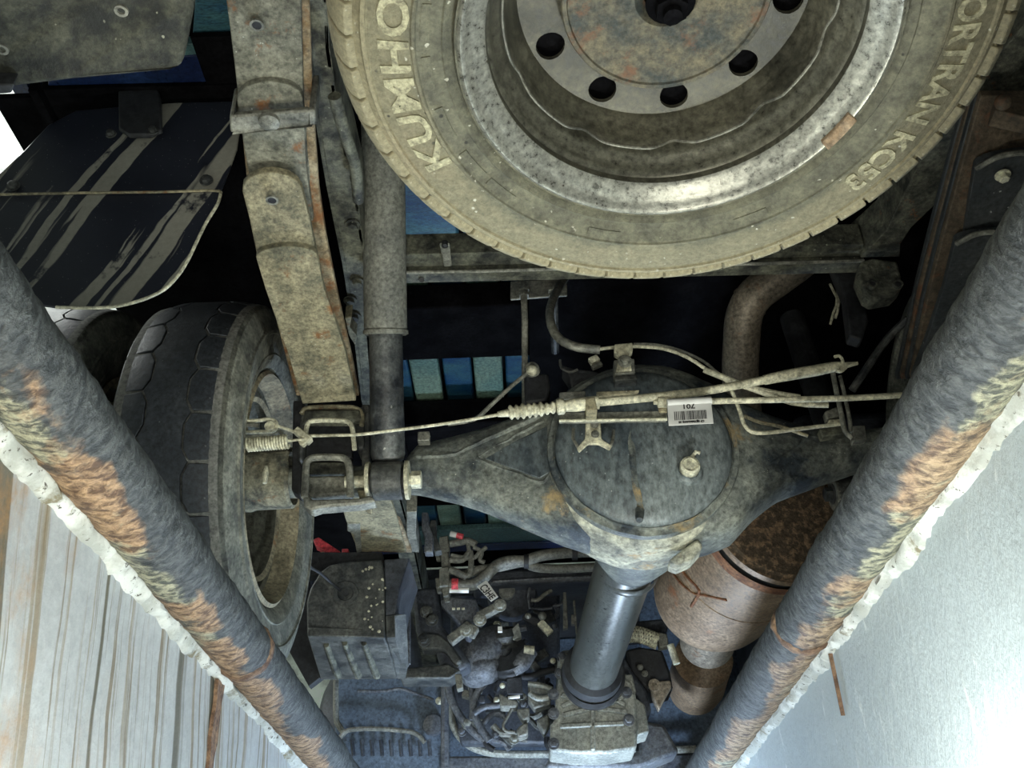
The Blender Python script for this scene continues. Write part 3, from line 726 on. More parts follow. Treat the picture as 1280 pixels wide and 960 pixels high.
# black hat-section under-bearers across the bed
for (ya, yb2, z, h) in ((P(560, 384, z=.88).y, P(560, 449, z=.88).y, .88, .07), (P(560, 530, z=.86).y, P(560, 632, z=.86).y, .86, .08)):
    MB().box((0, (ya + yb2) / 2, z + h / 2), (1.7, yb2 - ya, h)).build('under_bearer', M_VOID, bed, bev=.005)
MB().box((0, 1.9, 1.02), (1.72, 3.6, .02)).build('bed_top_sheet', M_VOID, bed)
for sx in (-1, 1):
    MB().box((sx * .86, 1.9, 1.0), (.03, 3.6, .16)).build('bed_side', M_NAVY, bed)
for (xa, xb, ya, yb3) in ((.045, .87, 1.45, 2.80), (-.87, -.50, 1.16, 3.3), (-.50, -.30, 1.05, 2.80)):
    MB().box(((xa + xb) / 2, (ya + yb3) / 2, .85), (xb - xa, yb3 - ya, .012)).build('shade_sheet', M_VOID, bed)  # added black sheets standing in for the shade under the bed
MB().box((1.07, 1.7, .62), (.02, 2.8, .48)).build('side_light_block', M_VOID, bed)  # added dark panel, keeps the bright shop out of the right side
MB().box((.97, 1.7, .87), (.20, 2.8, .02)).build('ledge_light_block', M_VOID, bed)  # added strip closing the bright gap above that panel
# outer corner of the bed, upper part of the view: blue skirt, teal ledge, navy underside
yq = 1.0
plate([P(x, y, z=.86) for x, y in ((246, -30), (292, -30), (300, 50), (240, 55))], (0, 0, .02), 'corner_panel', M_BLUE, bed)
plate([P(x, y, z=.845) for x, y in ((232, 55), (296, 52), (297, 64), (230, 70))], (0, 0, .02), 'corner_ledge', M_TEAL, bed)
plate([P(x, y, z=.85) for x, y in ((60, 100), (230, 70), (300, 64), (305, 112), (180, 118), (60, 118))], (0, 0, .02), 'corner_underside', M_NAVY, bed)
plate([P(x, y, z=.84) for x, y in ((50, 112), (300, 106), (306, 145), (60, 150))], (0, 0, .03), 'corner_bearer', M_VOID, bed)
MB().beam(P(42, 108, z=.80), P(72, 165, z=.80), .014, .02).build('corner_strut', M_VOID, bed)

M_TBOX = dirty('tail_guard_dust', (.013, .015, .013), (.085, .088, .062), .46, 20, .7, 0, 0, speck=.8, sc_speck=60, spc=(.32, .33, .25), bump=.9)
# ---- dusty rubber splash guard at the tail corner ----
sg = thing('tail_box', P(120, 100, z=.33), 'large dusty black underguard panel at the tail corner, above the black mud flap', 'panel')
T = [(-60, -80, .36), (-60, 115, .36), (0, 112, .36), (90, 101, .36), (212, 89, .36), (228, 84, .365), (241, 10, .40), (262, -80, .44)]
plate([P(x, y, z=z) for x, y, z in T], (0, 0, .05), 'box_panel', M_TBOX, sg, bev=.006)
for x, y in ((152, 12), (3, 60)):
    c = P(x, y, z=.362); MB().lathe([(.004, 0), (.007, 0), (.007, -.003), (.004, -.003)], c, (0, 0, 1), 16, closed=True).build('rivet_rim', M_GREYM, sg)
plate([P(x, y, z=.345) for x, y in ((-30, 104), (18, 106), (14, 117), (-30, 120))], (0, 0, .02), 'panel_lip', M_BLACK, sg)

# ---- mud flap ----
mf = thing('mud_flap', P(140, 383, y=1.2), 'black two-piece mud flap streaked with dried mud, behind the rear wheel', 'mud flap')
top = [(-90, 262), (-40, 200), (20, 160), (60, 141), (110, 134), (170, 130), (240, 127), (300, 126), (300, 150)]
def sheetpoly(outl, yf, th, name, mat, par, bev=.002):
    pts = [P(x, y, y=yf(x, y)) for x, y in outl]
    return plate(pts, (0, th, 0), name, mat, par, bev)
up = [(-60, 242), (-30, 240), (0, 216), (30, 188), (60, 156), (95, 138), (150, 133), (220, 128), (300, 126), (301, 150), (296, 185), (285, 215), (275, 239), (200, 240), (100, 241), (0, 243)]
def fy(x, y): return 1.17 + .0
uo = sheetpoly(up, fy, .006, 'upper_flap', M_GUARD, mf)
lo = [(-60, 244), (0, 244), (140, 242), (275, 239), (272, 255), (258, 278), (246, 302), (235, 325), (222, 345), (205, 362), (180, 374), (150, 382), (120, 385), (70, 384), (40, 380), (-60, 300)]
lw = sheetpoly(lo, lambda x, y: 1.17, .005, 'lower_flap', M_GUARD, mf)
MB().tube([P(x, y, y=1.165) for x, y in ((-60, 245), (0, 243), (100, 241), (200, 240), (262, 238), (275, 239), (276, 243))], .0022, 8).build('seam_bead', M_TAN, mf)
MB().tube([P(x, y, y=1.166) for x, y in ((276, 240), (272, 255), (258, 278), (246, 302), (235, 325), (222, 345), (205, 362), (180, 374), (150, 382), (120, 385), (70, 384))], .0026, 8, 3).build('rim_bead', M_BOLT, mf)
for x, y in ((17, 233), (258, 226)):
    c = P(x, y, y=1.166); g = MB().hexbolt(c, (0, -1, 0), .0075, .008); g.build('bolt', M_DARK, mf)
stp = [P(x, y, y=1.15) for x, y in ((147, 100), (192, 98), (200, 120), (202, 162), (185, 168), (160, 168), (148, 160))]
plate(stp, (0, .01, 0), 'hanger_strap', M_RUB, mf, bev=.003)
for x, y in ((139, 168), (192, 164)):
    MB().hexbolt(P(x, y, y=1.148), (0, -1, 0), .006, .008).build('bolt', M_DARK, mf)

# ---- shock absorber ----
sh = thing('shock_absorber', P(487, 600, z=.30), 'grey telescopic shock absorber with black lower tube, beside the leaf spring', 'shock absorber')
A = P(485, 575, y=1.56); B = P(482, 412, y=1.47); C_ = P(479, 190, y=1.30)
rB = R(27, B)
MB().cyl(B, C_ + (C_ - B) * .25, rB, 40, rB * 1.0).build('dust_tube', M_SHOCK, sh, bev=.003)
MB().lathe([(rB, 0), (rB * 1.045, -.002), (rB * 1.045, -.008), (rB * .95, -.010), (rB * .80, -.008)], B, C_ - B, 40).build('tube_lip', M_SHOCK, sh)
rA = R(21.5, A)
MB().lathe([(rA * .55, -.004), (rA * .9, 0), (rA * 1.0, .01), (rA, .34)], A, B - A, 36).build('reservoir_tube', M_SHOCKB, sh)
E = P(485, 601, y=1.56)
ring = MB().lathe([(.022, -.026), (.034, -.026), (.034, .026), (.022, .026)], E, (1, 0, 0), 32, closed=True).build('eye_ring', M_DARK, sh, bev=.002)
MB().cyl(E - V((.03, 0, 0)), E + V((.03, 0, 0)), .022, 24).build('bushing', M_RUB, sh)
for dx in (-.034, .034):
    MB().lathe([(.012, -.0035), (.0345, -.0035), (.0345, .0035), (.012, .0035)], E + V((dx, 0, 0)), (1, 0, 0), 28, closed=True).build('washer', M_CABLE, sh, bev=.001)
g = MB(); g.cyl(E - V((.075, 0, 0)), E + V((.05, 0, 0)), .011, 14); g.hexbolt(E + V((.037, 0, 0)), (1, 0, 0), .0155, .022, 0)
g.build('pivot_bolt', M_BOLT, sh)
bkt = [P(x, y, y=1.60) for x, y in ((463, 560), (500, 560), (504, 585), (470, 588))]

# saddle fork above the axle tube, left of the shock
sf = thing('spring_saddle', P(410, 630, y=1.62), 'black spring saddle with pale-edged fork loops, clamped on the axle tube below the leaf spring', 'bracket')
YS = 1.56
def rod(pxs, yy, r, name, mat, par, k=3, closed=False):
    return MB().tube([P(x, y, y=yy) for x, y in pxs], r, 8, k if not closed else 0, closed).build(name, mat, par)
plate([P(x, y, y=YS + .02) for x, y in ((376, 508), (455, 508), (455, 560), (446, 560), (444, 530), (436, 526), (386, 526), (380, 534), (378, 575), (372, 575))], (0, .05, 0), 'bump_stop_arch', M_DARK, sf, bev=.004)
rod(((377, 517), (382, 511), (400, 509), (436, 509), (448, 512), (453, 520), (452, 532)), YS + .012, .0045, 'arch_edge', M_TAN, sf)
rod(((382, 545), (384, 532), (392, 526), (428, 526), (438, 530), (441, 540), (443, 562)), YS - .02, .0045, 'u_bolt', M_BOLT, sf)
rod(((381, 622), (382, 590), (385, 576), (396, 572), (424, 572), (434, 576), (437, 590), (438, 620)), YS - .03, .0065, 'u_bolt', M_GREYM, sf)
plate([P(x, y, y=YS + .03) for x, y in ((386, 577), (434, 577), (434, 592), (386, 593))], (0, .03, 0), 'saddle_block', M_FRAME, sf, bev=.003)
plate([P(x, y, y=YS - .03) for x, y in ((378, 618), (384, 616), (390, 624), (450, 622), (463, 618), (470, 626), (450, 630), (400, 634), (388, 638), (380, 632))], (0, .03, 0), 'saddle_plate', M_GREYM, sf, bev=.004)
plate([P(x, y, y=YS + .04) for x, y in ((366, 500), (380, 500), (376, 620), (364, 612))], (0, .03, 0), 'backing_flange', M_BLACK, sf, bev=.004)
plate([P(x, y, y=YS + .03) for x, y in ((452, 505), (462, 505), (462, 600), (452, 600))], (0, .03, 0), 'inner_strut', M_DARK, sf, bev=.003)
c = P(453, 605, y=YS + .03); MB().cyl(c - V((.03, 0, 0)), c + V((.028, 0, 0)), .024, 24).build('saddle_boss', M_FRAME, sf, bev=.002)
plate([P(x, y, y=YS) for x, y in ((446, 612), (458, 612), (462, 622), (464, 636), (458, 634), (450, 626))], (0, .03, 0), 'lower_tab', M_TAN, sf, bev=.003)
MB().box(P(530, 548, y=1.6), (.022, .02, .02)).build('cable_clip', M_GREYM, sf, bev=.002)

# ---- rear axle ----
AY = 1.65
ax = thing('rear_axle', P(803, 700, y=AY), 'blue-black banjo rear axle housing with a round bolted-on cover and dusty rim', 'axle')
xs = [300, 340, 372, 377, 440, 505, 522, 560, 600, 640, 675, 700, 730, 760, 800, 840, 870, 900, 930, 960, 1010, 1060, 1100, 1180, 1300]
tp = [584, 584, 584, 584, 583, 582, 556, 547, 537, 525, 515, 503, 484, 470, 462, 464, 474, 488, 507, 520, 535, 541, 534, 524, 512]
bt = [628, 628, 628, 628, 625, 624, 626, 634, 646, 663, 679, 690, 701, 708, 712, 710, 702, 690, 660, 637, 618, 601, 590, 580, 566]
hd = [.036, .036, .036, .038, .038, .038, .040, .042, .048, .056, .065, .075, .082, .085, .086, .086, .085, .082, .072, .062, .048, .042, .040, .038, .036]
ex = [2, 2, 2, 2, 2, 2, 2.1, 2.3, 2.6, 3, 3.4, 3.8, 4, 4.2, 4.4, 4.4, 4.2, 4, 3.6, 3, 2.5, 2.2, 2, 2, 2]
def interp(x, a):
    for i in range(len(xs) - 1):
        if x <= xs[i + 1]:
            t = (x - xs[i]) / (xs[i + 1] - xs[i]); t2 = t
            return a[i] + (a[i + 1] - a[i]) * t2
    return a[-1]
mb = MB(); vs = []; NS = 40; st = [300 + i * 8 for i in range(126)]
def housing_at(px):
    h = interp(px, hd)
    zt = P(px, interp(px, tp), y=AY - h * .3); zb = P(px, interp(px, bt), y=AY + h * .75)
    return h, zt, zb
for px in st:
    h, zt, zb = housing_at(px); e = interp(px, ex); X = (zt.x + zb.x) / 2
    zc = (zt.z + zb.z) / 2; hz = (zt.z - zb.z) / 2
    for j in range(NS):
        a = 2 * pi * j / NS; ca, sa = cos(a), sin(a)
        vs.append(V((X, AY - h * math.copysign(abs(ca) ** (2 / e), ca), zc + hz * math.copysign(abs(sa) ** (2 / e), sa))))
fs = []
for i in range(len(st) - 1):
    for j in range(NS): fs.append((i * NS + j, i * NS + (j + 1) % NS, (i + 1) * NS + (j + 1) % NS, (i + 1) * NS + j))
fs += [tuple(range(NS)), tuple((len(st) - 1) * NS + j for j in range(NS))]
mb.add(vs, fs).build('axle_housing', M_AXLE, ax, ang=50, jit=.0012, jsc=25)
CC = P(803, 562, y=1.562)
MB().lathe([(.150, .012), (.1685, .010), (.1700, .0), (.1685, -.006), (.1600, -.008), (.1570, -.014), (.156, -.012)], CC, (0, 1, 0), 96).build('cover_flange', M_AXLE, ax, ang=40, jit=.0014, jsc=40)
CP = [(.1565, -.008), (.1545, -.016), (.1500, -.021), (.140, -.026), (.120, -.033), (.09, -.039), (.06, -.043), (.03, -.045), (.0001, -.0455)]
cov = MB().lathe(CP, CC, (0, 1, 0), 96).build('axle_cover', M_COVER, ax, ang=40)
# lower ring of the banjo, thick with dust
MB().lathe([(.165, .015), (.1735, .03), (.1745, .075), (.174, .13), (.166, .15)], CC, (0, 1, 0), 96).build('banjo_ring', M_AXLE2, ax, ang=50, jit=.003, jsc=35)
def on_cover(px, py, lift=0):
    p = P(px, py, y=1.52)
    r = sqrt((p.x - CC.x) ** 2 + (p.z - CC.z) ** 2)
    for (r0, h0), (r1, h1) in zip(CP, CP[1:]):
        if r1 <= r <= r0: return V((p.x, CC.y + h0 + (h1 - h0) * (r - r0) / (r1 - r0) - lift, p.z))
    return p
MB().tube([on_cover(x, y, -.006) for x, y in ((788, 528), (789, 560), (791, 585), (796, 610), (800, 630), (800, 650))], [.006, .009, .008, .009, .006], 10, 3).build('cover_weld_rib', M_AXLE, cov, jit=.003, jsc=40)
pb = on_cover(861, 588, .0)
MB().lathe([(.026, .004), (.0225, -.004), (.019, -.006), (.018, -.012)], pb, (0, 1, 0), 28).build('plug_boss', M_COVER, ax)
MB().lathe([(.0165, -.006), (.0175, -.018), (.0165, -.024), (.0125, -.026), (.012, -.023), (.0001, -.023)], pb, (0, 1, 0), 24).build('filler_plug', M_BOLT, ax)
MB().tube([pb + V((.006, -.012, .02)), pb + V((.014, -.02, .027)), pb + V((.020, -.018, .025))], .0035, 8).build('plug_tag', M_BOLT, ax)
# triangular gusset seams on both arms
def seam(pxs, name='gusset_seam', mat=None, r=.0035, yy=None):
    pts = []
    for x, y in pxs:
        h = interp(x, hd); pts.append(P(x, y, y=AY - h * .94 if yy is None else yy))
    return MB().tube(pts, r * 1.25, 8, 3).build(name, mat or M_AXLE, ax, jit=.0025, jsc=60)
seam(((520, 571), (548, 571), (570, 568), (595, 556), (640, 535), (680, 518)), r=.0045)
seam(((596, 574), (615, 582), (640, 590), (674, 603), (686, 596)), r=.004)
seam(((596, 573), (618, 560), (645, 545), (680, 527)), r=.003)
seam(((925, 600), (950, 588), (985, 568), (1010, 548)), r=.006)
seam(((928, 520), (928, 560), (930, 595), (936, 608)), r=.004)
seam(((925, 545), (960, 540), (1000, 546), (1040, 546)), r=.003)
M_POCKET = dirty('recess_paint', (.022, .028, .036), (.07, .08, .085), .4, 10, .5, .1, bump=.4)
def facing(pxs, name, mat, t=.004):
    pts = [P(x, y, y=AY - interp(x, hd) * .97 - .002) for x, y in pxs]
    return MB().slab(pts, (0, t + .012, 0)).build(name, mat, ax, bev=.002)
facing(((606, 573), (640, 553), (684, 532), (688, 590), (674, 598)), 'gusset_plate', M_COVER)
facing(((934, 528), (975, 540), (1000, 547), (975, 566), (936, 590)), 'gusset_plate', M_POCKET)
# ear under the ring
MB().slab([P(x, y, y=1.60) for x, y in ((835, 700), (872, 672), (880, 682), (866, 698), (848, 706))], (0, .05, 0)).build('jack_ear', M_AXLE2, ax, bev=.006)
# small bracket on the cover with two bolts and splayed feet
bz = [P(x, y, y=1.492) for x, y in ((732, 526), (751, 526), (752, 548), (765, 557), (762, 562), (748, 555), (735, 555), (724, 565), (721, 560), (731, 548))]
bb = plate(bz, (0, .006, 0), 'cover_bracket', M_CABLE, ax)
for x, y in ((743, 531), (744, 543)):
    MB().hexbolt(P(x, y, y=1.491), (0, -1, 0), .0055, .006, 1.3).build('bolt', M_GREYM, bb)
for q in ((723, 560, 716, 548), (763, 558, 766, 550)):
    MB().tube([P(q[0], q[1], y=1.495), P(q[2], q[3], y=1.50), P(q[2] + 1, q[3] - 12, y=1.51)], .003, 8).build('bracket_foot', M_GREYM, bb)
# pinion nose under the housing
MB().lathe([(.10, .0), (.088, .10), (.066, .16), (.058, .18)], P(798, 640, y=AY + .04), (0, 1, -.12), 40).build('pinion_nose', M_AXLE, ax)

# brake drum side
dr = thing('brake_drum', P(335, 635, y=AY), 'crusty brake hub barrel between the wheel and the spring saddle', 'brake drum')
c0 = P(300, 600, y=AY); 
M_DRUM = dirty('drum_crust', (.05, .055, .048), (.26, .25, .18), .52, 28, .8, .1, .08, bump=1.0)
MB().lathe([(.056, -.09), (.060, -.02), (.060, .02), (.057, .03), (.057, .095), (.050, .10)], c0, (1, 0, 0), 40).build('hub_barrel', M_DRUM, dr, jit=.003, jsc=40)
MB().lathe([(.15, -.05), (.150, -.03), (.12, -.02), (.06, -.015)], c0, (1, 0, 0), 56).build('backing_plate', M_DRUM, dr, jit=.003, jsc=30)
for a in range(0, 360, 45):
    MB().hexbolt(c0 + V((-.022, .085 * cos(radians(a)), .085 * sin(radians(a)))), (1, 0, 0), .007, .01).build('bolt', M_BOLT, dr)
MB().tube([P(333, 583, y=1.585), P(332, 592, y=1.585), P(331, 604, y=1.585)], [.003, .006, .004], 8).build('drum_adjuster', M_BOLT, dr)
# ---- rear wheels (a dual pair) ----
def road_wheel(cx, cy, cz, Rr, wd, label, name_mat, parts=True, side=1, group=None):
    """side=1: inner face towards +X"""
    t = thing('wheel', (cx, cy, 0.0), label, 'wheel', group)
    C0 = V((cx, cy, cz)); AXX = V((side, 0, 0)); h = wd / 2
    UV = ((0, 1, 0), (0, 0, 1))
    pr = [(Rr * .62, h * .80), (Rr * .66, h * .97), (Rr * .72, h * 1.06), (Rr * .725, h * 1.04), (Rr * .83, h * 1.10), (Rr * .835, h * 1.13), (Rr * .85, h * 1.13), (Rr * .855, h * 1.09), (Rr * .93, h * 1.02), (Rr * .965, h * .97), (Rr * .985, h * .90), (Rr * .992, h * .8), (Rr, h * .3), (Rr, -h * .3), (Rr * .992, -h * .8), (Rr * .985, -h * .9), (Rr * .93, -h * 1.02), (Rr * .83, -h * 1.10), (Rr * .66, -h * .97), (Rr * .62, -h * .8)]
    ty = MB().lathe(pr[:11], C0, AXX, 120, uv=UV).build('sidewall', M_SIDEW, t, ang=30)
    MB().lathe(pr[9:17], C0, AXX, 120, uv=UV).build('tyre_tread', M_GROOVE if parts else M_TREADD, t, ang=40)
    MB().lathe(pr[15:], C0, AXX, 96, uv=UV).build('sidewall', M_TREADD, t, ang=40)
    # rim
    rm = [(Rr * .62, h * .80), (Rr * .635, h * .92), (Rr * .615, h * .97), (Rr * .60, h * .85), (Rr * .58, h * .55), (Rr * .56, h * .5), (Rr * .555, h * .30), (Rr * .50, h * .1), (Rr * .49, -h * .7)]
    MB().lathe(rm[:5], C0, AXX, 96, uv=UV).build('rim_flange', M_TANR, t, ang=40)
    MB().lathe(rm[4:], C0, AXX, 96, uv=UV).build('rim_barrel', M_RIMD, t, ang=40)
    MB().lathe([(Rr * .47, h * .6), (Rr * .495, h * .66), (Rr * .50, h * .58)], C0, AXX, 96, uv=UV).build('inner_bead', M_TANR, t, ang=40)
    MB().lathe([(Rr * .49, -h * .1), (.05, -h * .2)], C0, AXX, 64, uv=UV).build('wheel_disc', M_RUB, t)
    if not parts: return t
    n = 27; step = 2 * pi / n
    def cyl_pt(a, x, r): return C0 + V((side * x, cos(a) * r, sin(a) * r))
    def rr(x):
        q = abs(x) / h
        return Rr * (1.012 if q < .5 else 1.012 - (q - .5) * .03 / .4 if q < .9 else 1.0 - (q - .9) * .6)
    # hex-nosed shoulder blocks on each side, a worn centre rib between them
    def block(sgn):
        g = .035
        rows = []
        for u in (0, .25, .5, .75, 1):
            a = step * (g + (1 - 2 * g) * u)
            nose = (.45 if u in (0, 1) else .35) * h
            r = []
            for k_, xx in enumerate((nose, .55 * h, .75 * h, .86 * h, .955 * h)):
                aa = a
                r.append(cyl_pt(aa, sgn * xx, rr(xx) - .0))
            rows.append(r)
        mb = MB()
        m = len(rows); q = len(rows[0]); vs = [p for r in rows for p in r]
        N = len(vs); vs += [C0 + V((p.x - C0.x, (p.y - C0.y) * .972, (p.z - C0.z) * .972)) for p in vs]
        fs = []
        for i in range(m - 1):
            for j in range(q - 1):
                a = i * q + j; fs.append((a, a + 1, a + q + 1, a + q))
        bd = [j for j in range(q)] + [i * q + q - 1 for i in range(1, m)] + [(m - 1) * q + j for j in range(q - 2, -1, -1)] + [i * q for i in range(m - 2, 0, -1)]
        for i in range(len(bd)):
            a, b = bd[i], bd[(i + 1) % len(bd)]; fs.append((b, a, N + a, N + b))
        mb.add(vs, fs)
        return mb.build('tread_block', M_TREADD, t, bev=.0012)
    for sgn, ph in ((1, 0), (-1, .5)):
        b = block(sgn); b0 = b.data
        # rotate about the wheel axle: keep mesh relative to the hub centre
        off = C0 - WOFF[t.name]
        for v in b0.vertices: v.co = v.co - off
        b.location = off; b.rotation_euler.x = ph * step
        for i in range(1, n):
            o = b.copy(); COL.objects.link(o); o.rotation_euler.x = (i + ph) * step
    rows = []
    for i in range(n * 4 + 1):
        a = step * i / 4; w_ = (.42, .315, .31, .315)[i % 4] * h; w2 = (.31, .315, .42, .315)[i % 4] * h
        rows.append([cyl_pt(a, x, Rr * 1.012) for x in (-w2, -.1 * h, .1 * h, w_)])
    mb = MB()
    for i in range(len(rows) - 1):
        lo = [[C0 + V((p.x - C0.x, (p.y - C0.y) * .975, (p.z - C0.z) * .975)) for p in r] for r in rows[i:i + 2]]
        a = rows[i]; b = rows[i + 1]
        mb.add([a[0], a[1], a[2], a[3], b[0], b[1], b[2], b[3], lo[0][0], lo[1][0], lo[0][3], lo[1][3]], [(0, 1, 5, 4), (1, 2, 6, 5), (2, 3, 7, 6), (0, 4, 9, 8), (3, 10, 11, 7)])
    mb.build('centre_rib', M_TREADD, t)
    return t
M_TANR = dirty('rim_edge_tan', (.16, .14, .09), (.34, .30, .20), .5, 20, .7, 0, .1, bump=.5)
WC = P(312, 598, x=-.60)
road_wheel(-.548, 1.69, .352, .35, .19, 'large inner rear tyre with worn hexagonal tread blocks, beside the leaf spring', None)
o = road_wheel(-.82, 1.69, .352, .35, .19, 'outer rear tyre mostly hidden, a dark strip between the mud flap and the inner tyre', None, True)
# ---- handbrake linkage at the wheel ----
YH = 1.46
bl = thing('brake_lever', P(330, 535, y=YH), 'tan looped brake lever arm with a round pin, above the coil spring', 'lever')
rod(((290, 526), (320, 526), (335, 524), (344, 527), (346, 534), (340, 539), (320, 540), (290, 541)), YH, .0035, 'lever_loop', M_BOLT, bl)
c = P(337, 532, y=YH - .006); MB().cyl(c, c + V((0, .016, 0)), .009, 18).build('pin', M_BOLT, bl)
rod(((293, 555), (303, 548), (340, 543), (350, 540), (354, 546)), YH + .01, .004, 'lever_arm', M_GREYM, bl)
rod(((300, 533), (312, 531), (324, 532)), YH, .004, 'lever_cam', M_GREYM, bl)
rod(((345, 532), (360, 537), (372, 542)), YH, .003, 'link_rod', M_BOLT, bl)
c = P(376, 544, y=YH)
MB().beam(P(370, 538, y=YH), P(388, 552, y=YH), .016, .012).beam(P(388, 545, y=YH), P(376, 556, y=YH), .012, .012).build('clevis', M_CABLE, bl, bev=.002)
cs = MB().helix(P(308, 556, y=YH - .01), P(360, 552, y=YH - .01), R(8, P(330, 555, y=YH)), 15, .0022, 6, 12)
cs = cs.build('spring_coil', M_CABLE, None)
cs['label'] = 'tight coil return spring with a dusty tan wire, between the tyre and the spring saddle'; cs['category'] = 'coil spring'; cs.name = 'return_spring'
WOFF['return_spring'] = WOFF.get('spring_coil')
hk = MB().tube([P(290, 560, y=YH - .01), P(308, 559, y=YH - .01)], .0022, 6).build('spring_hook', M_CABLE, cs)
MB().tube([P(360, 551, y=YH - .01), P(380, 549, y=YH - .01)], .0022, 6).build('spring_hook', M_CABLE, cs)

# ---- handbrake cables across the axle ----
YC = 1.42
bc = thing('brake_cable', P(690, 512, y=YC), 'tan brake cable with a ribbed dust boot, running from the wheel lever over the axle', 'cable')
MB().tube([P(x, y, y=YH + (YC - YH) * (x - 380) / 260) for x, y in ((382, 545), (420, 544), (450, 543), (500, 537), (560, 529), (625, 518))], .0028, 8, 3).build('inner_cable', M_CABLE, bc)
a = P(622, 518, y=YC); b = P(637, 516, y=YC); MB().cyl(a, b, .0045, 12, .007).build('boot_neck', M_CABLE, bc)
a = P(636, 516, y=YC); b = P(696, 509, y=YC); L = (b - a).length; pr = []
for i in range(8):
    r = .0125 if i < 6 else .0105
    pr += [(r * .70, L * (i / 8)), (r, L * (i / 8 + .03)), (r * 1.0, L * (i / 8 + .06)), (r * .72, L * (i / 8 + .095))]
MB().lathe(pr, a, b - a, 24).build('ribbed_boot', M_CABLE, bc, ang=60, jit=.0015, jsc=60)
a = P(695, 509, y=YC); b = P(748, 503, y=YC)
MB().lathe([(.008, 0), (.0135, .002), (.0135, .012), (.0095, .016), (.0115, .03), (.0115, (b - a).length)], a, b - a, 20).build('cable_sleeve', M_CABLE, bc)
MB().tube([P(x, y, y=YC) for x, y in ((745, 503), (780, 500), (830, 495), (880, 489), (930, 480), (960, 474))], .0072, 14, 3).build('outer_casing', M_CABLE, bc)
MB().tube([P(x, y, y=YC) for x, y in ((955, 475), (985, 469), (1020, 463), (1040, 459), (1054, 457))], [.0085, .0098, .0098, .009, .007], 14, 3).build('end_sleeve', M_CABLE, bc)
MB().tube([P(x, y, y=YC) for x, y in ((1054, 457), (1072, 454))], [.006, .003], 10).build('cable_tip', M_CABLE, bc)
pl = [P(x, y, y=YC - .012) for x, y in ((731, 497), (744, 496), (747, 513), (733, 514))]
plate(pl, (0, .03, 0), 'clamp_band', M_TAN, bc, bev=.002)
b2 = thing('brake_cable', P(900, 502, y=YC), 'thin pale second brake cable running level from the barcode tag towards the chalky rail', 'cable')
MB().tube([P(x, y, y=YC) for x, y in ((834, 503), (870, 502), (960, 500), (1050, 498), (1110, 495), (1152, 492), (1200, 488))], .0052, 12, 2).build('cable_casing', M_CABLE, b2)
a = P(817, 503, y=YC); b = P(838, 503, y=YC); MB().lathe([(.004, 0), (.004, .006), (.009, .007), (.009, (b - a).length)], a, b - a, 16).build('cable_ferrule', M_CABLE, b2)
# carrier bar
cb = thing('cable_bracket', P(770, 522, y=1.45), 'long flat tan cable carrier bar bolted across the axle cover', 'bracket')
plate([P(x, y, y=1.45) for x, y in ((699, 515), (834, 513), (834, 524), (699, 526))], (0, .012, 0), 'carrier_bar', M_GREYM, cb)
MB().tube([P(x, y, y=1.446) for x, y in ((699, 526), (834, 524))], .0028, 8).build('bar_edge', M_BOLT, cb)
plate([P(x, y, y=1.455) for x, y in ((699, 490), (732, 488), (732, 498), (699, 500))], (0, .012, 0), 'upper_tab', M_GREYM, cb)
plate([P(x, y, y=1.46) for x, y in ((745, 489), (800, 487), (790, 492), (748, 496))], (0, .012, 0), 'upper_tab', M_TAN, cb)
plate([P(x, y, y=1.447) for x, y in ((822, 500), (834, 499), (834, 515), (824, 515))], (0, .01, 0), 'end_stop', M_TAN, cb)
# barcode tag
tg = thing('barcode_tag', P(862, 532, y=1.395), 'white barcode tag reading 701 upside down, folded round the second brake cable', 'tag')
q = [P(x, y, y=1.40) for x, y in ((834, 505), (889, 502), (892, 529), (836, 532))]
plate(q, (0, .0015, 0), 'tag_sheet', M_WHITE, tg, bev=.0005)
MB().tube([P(834, 504, y=1.403), P(889, 501, y=1.403)], .007, 12).build('tag_fold', M_WHITE, tg)
def on_tag(u, v, lift=.0006):
    a = q[0].lerp(q[1], u); b = q[3].lerp(q[2], u); return a.lerp(b, v) + V((0, -lift, 0))
bars = MB(); rnd = random.Random(5); u = .14
while u < .86:
    wdt = rnd.choice((.010, .010, .018, .026)); 
    bars.slab([on_tag(u, .38), on_tag(u + wdt, .38), on_tag(u + wdt, .78), on_tag(u, .78)], (0, .0005, 0)); u += wdt + rnd.choice((.010, .012, .02))
bars.build('barcode_print', M_INK, tg)
def tagtext(txt, u0, u1, v0, hgt, flip=True):
    # text turned upside down
    def fn(x, y, z): return on_tag(u1 - x, v0 + y, .0004 + max(0, z) * .1)
    return text_mb(txt, hgt, .001, fn, u1 - u0, .008).build('tag_number', M_INK, tg)
tagtext('701', .36, .62, .07, .30)
tagtext('CF EJJ7BB03500J 35', .22, .80, .84, .12)

# ---- hoses and brake pipes over the axle ----
YB = 1.60
hose = MB().tube([P(708, 345, y=1.66), P(697, 362, y=1.60), P(688, 385, y=1.55), (P(689, 406, y=1.52)), P(700, 424, y=1.51), P(722, 434, y=1.51), P(750, 437, y=1.51)], .0085, 12, 4)
tag(hose.build('brake_hose', M_GREYM), 'grey rubber brake hose looping down from the bolted plate to the axle clamp', 'hose')
bp = thing('brake_pipe', P(860, 470, y=1.54), 'pair of thin dusty brake pipes arching over the top of the axle cover', 'brake pipe')
pp = [(745, 437), (770, 434), (795, 433), (830, 436), (860, 447), (885, 463), (905, 472)]
MB().tube([P(x, y, y=1.52) for x, y in pp], .0034, 8, 3).build('pipe', M_CABLE, bp)
MB().tube([P(x, y, y=1.53) for x, y in ((792, 430), (820, 431), (850, 438), (880, 452), (900, 468), (935, 483))], .0028, 8, 3).build('pipe', M_GREYM, bp)
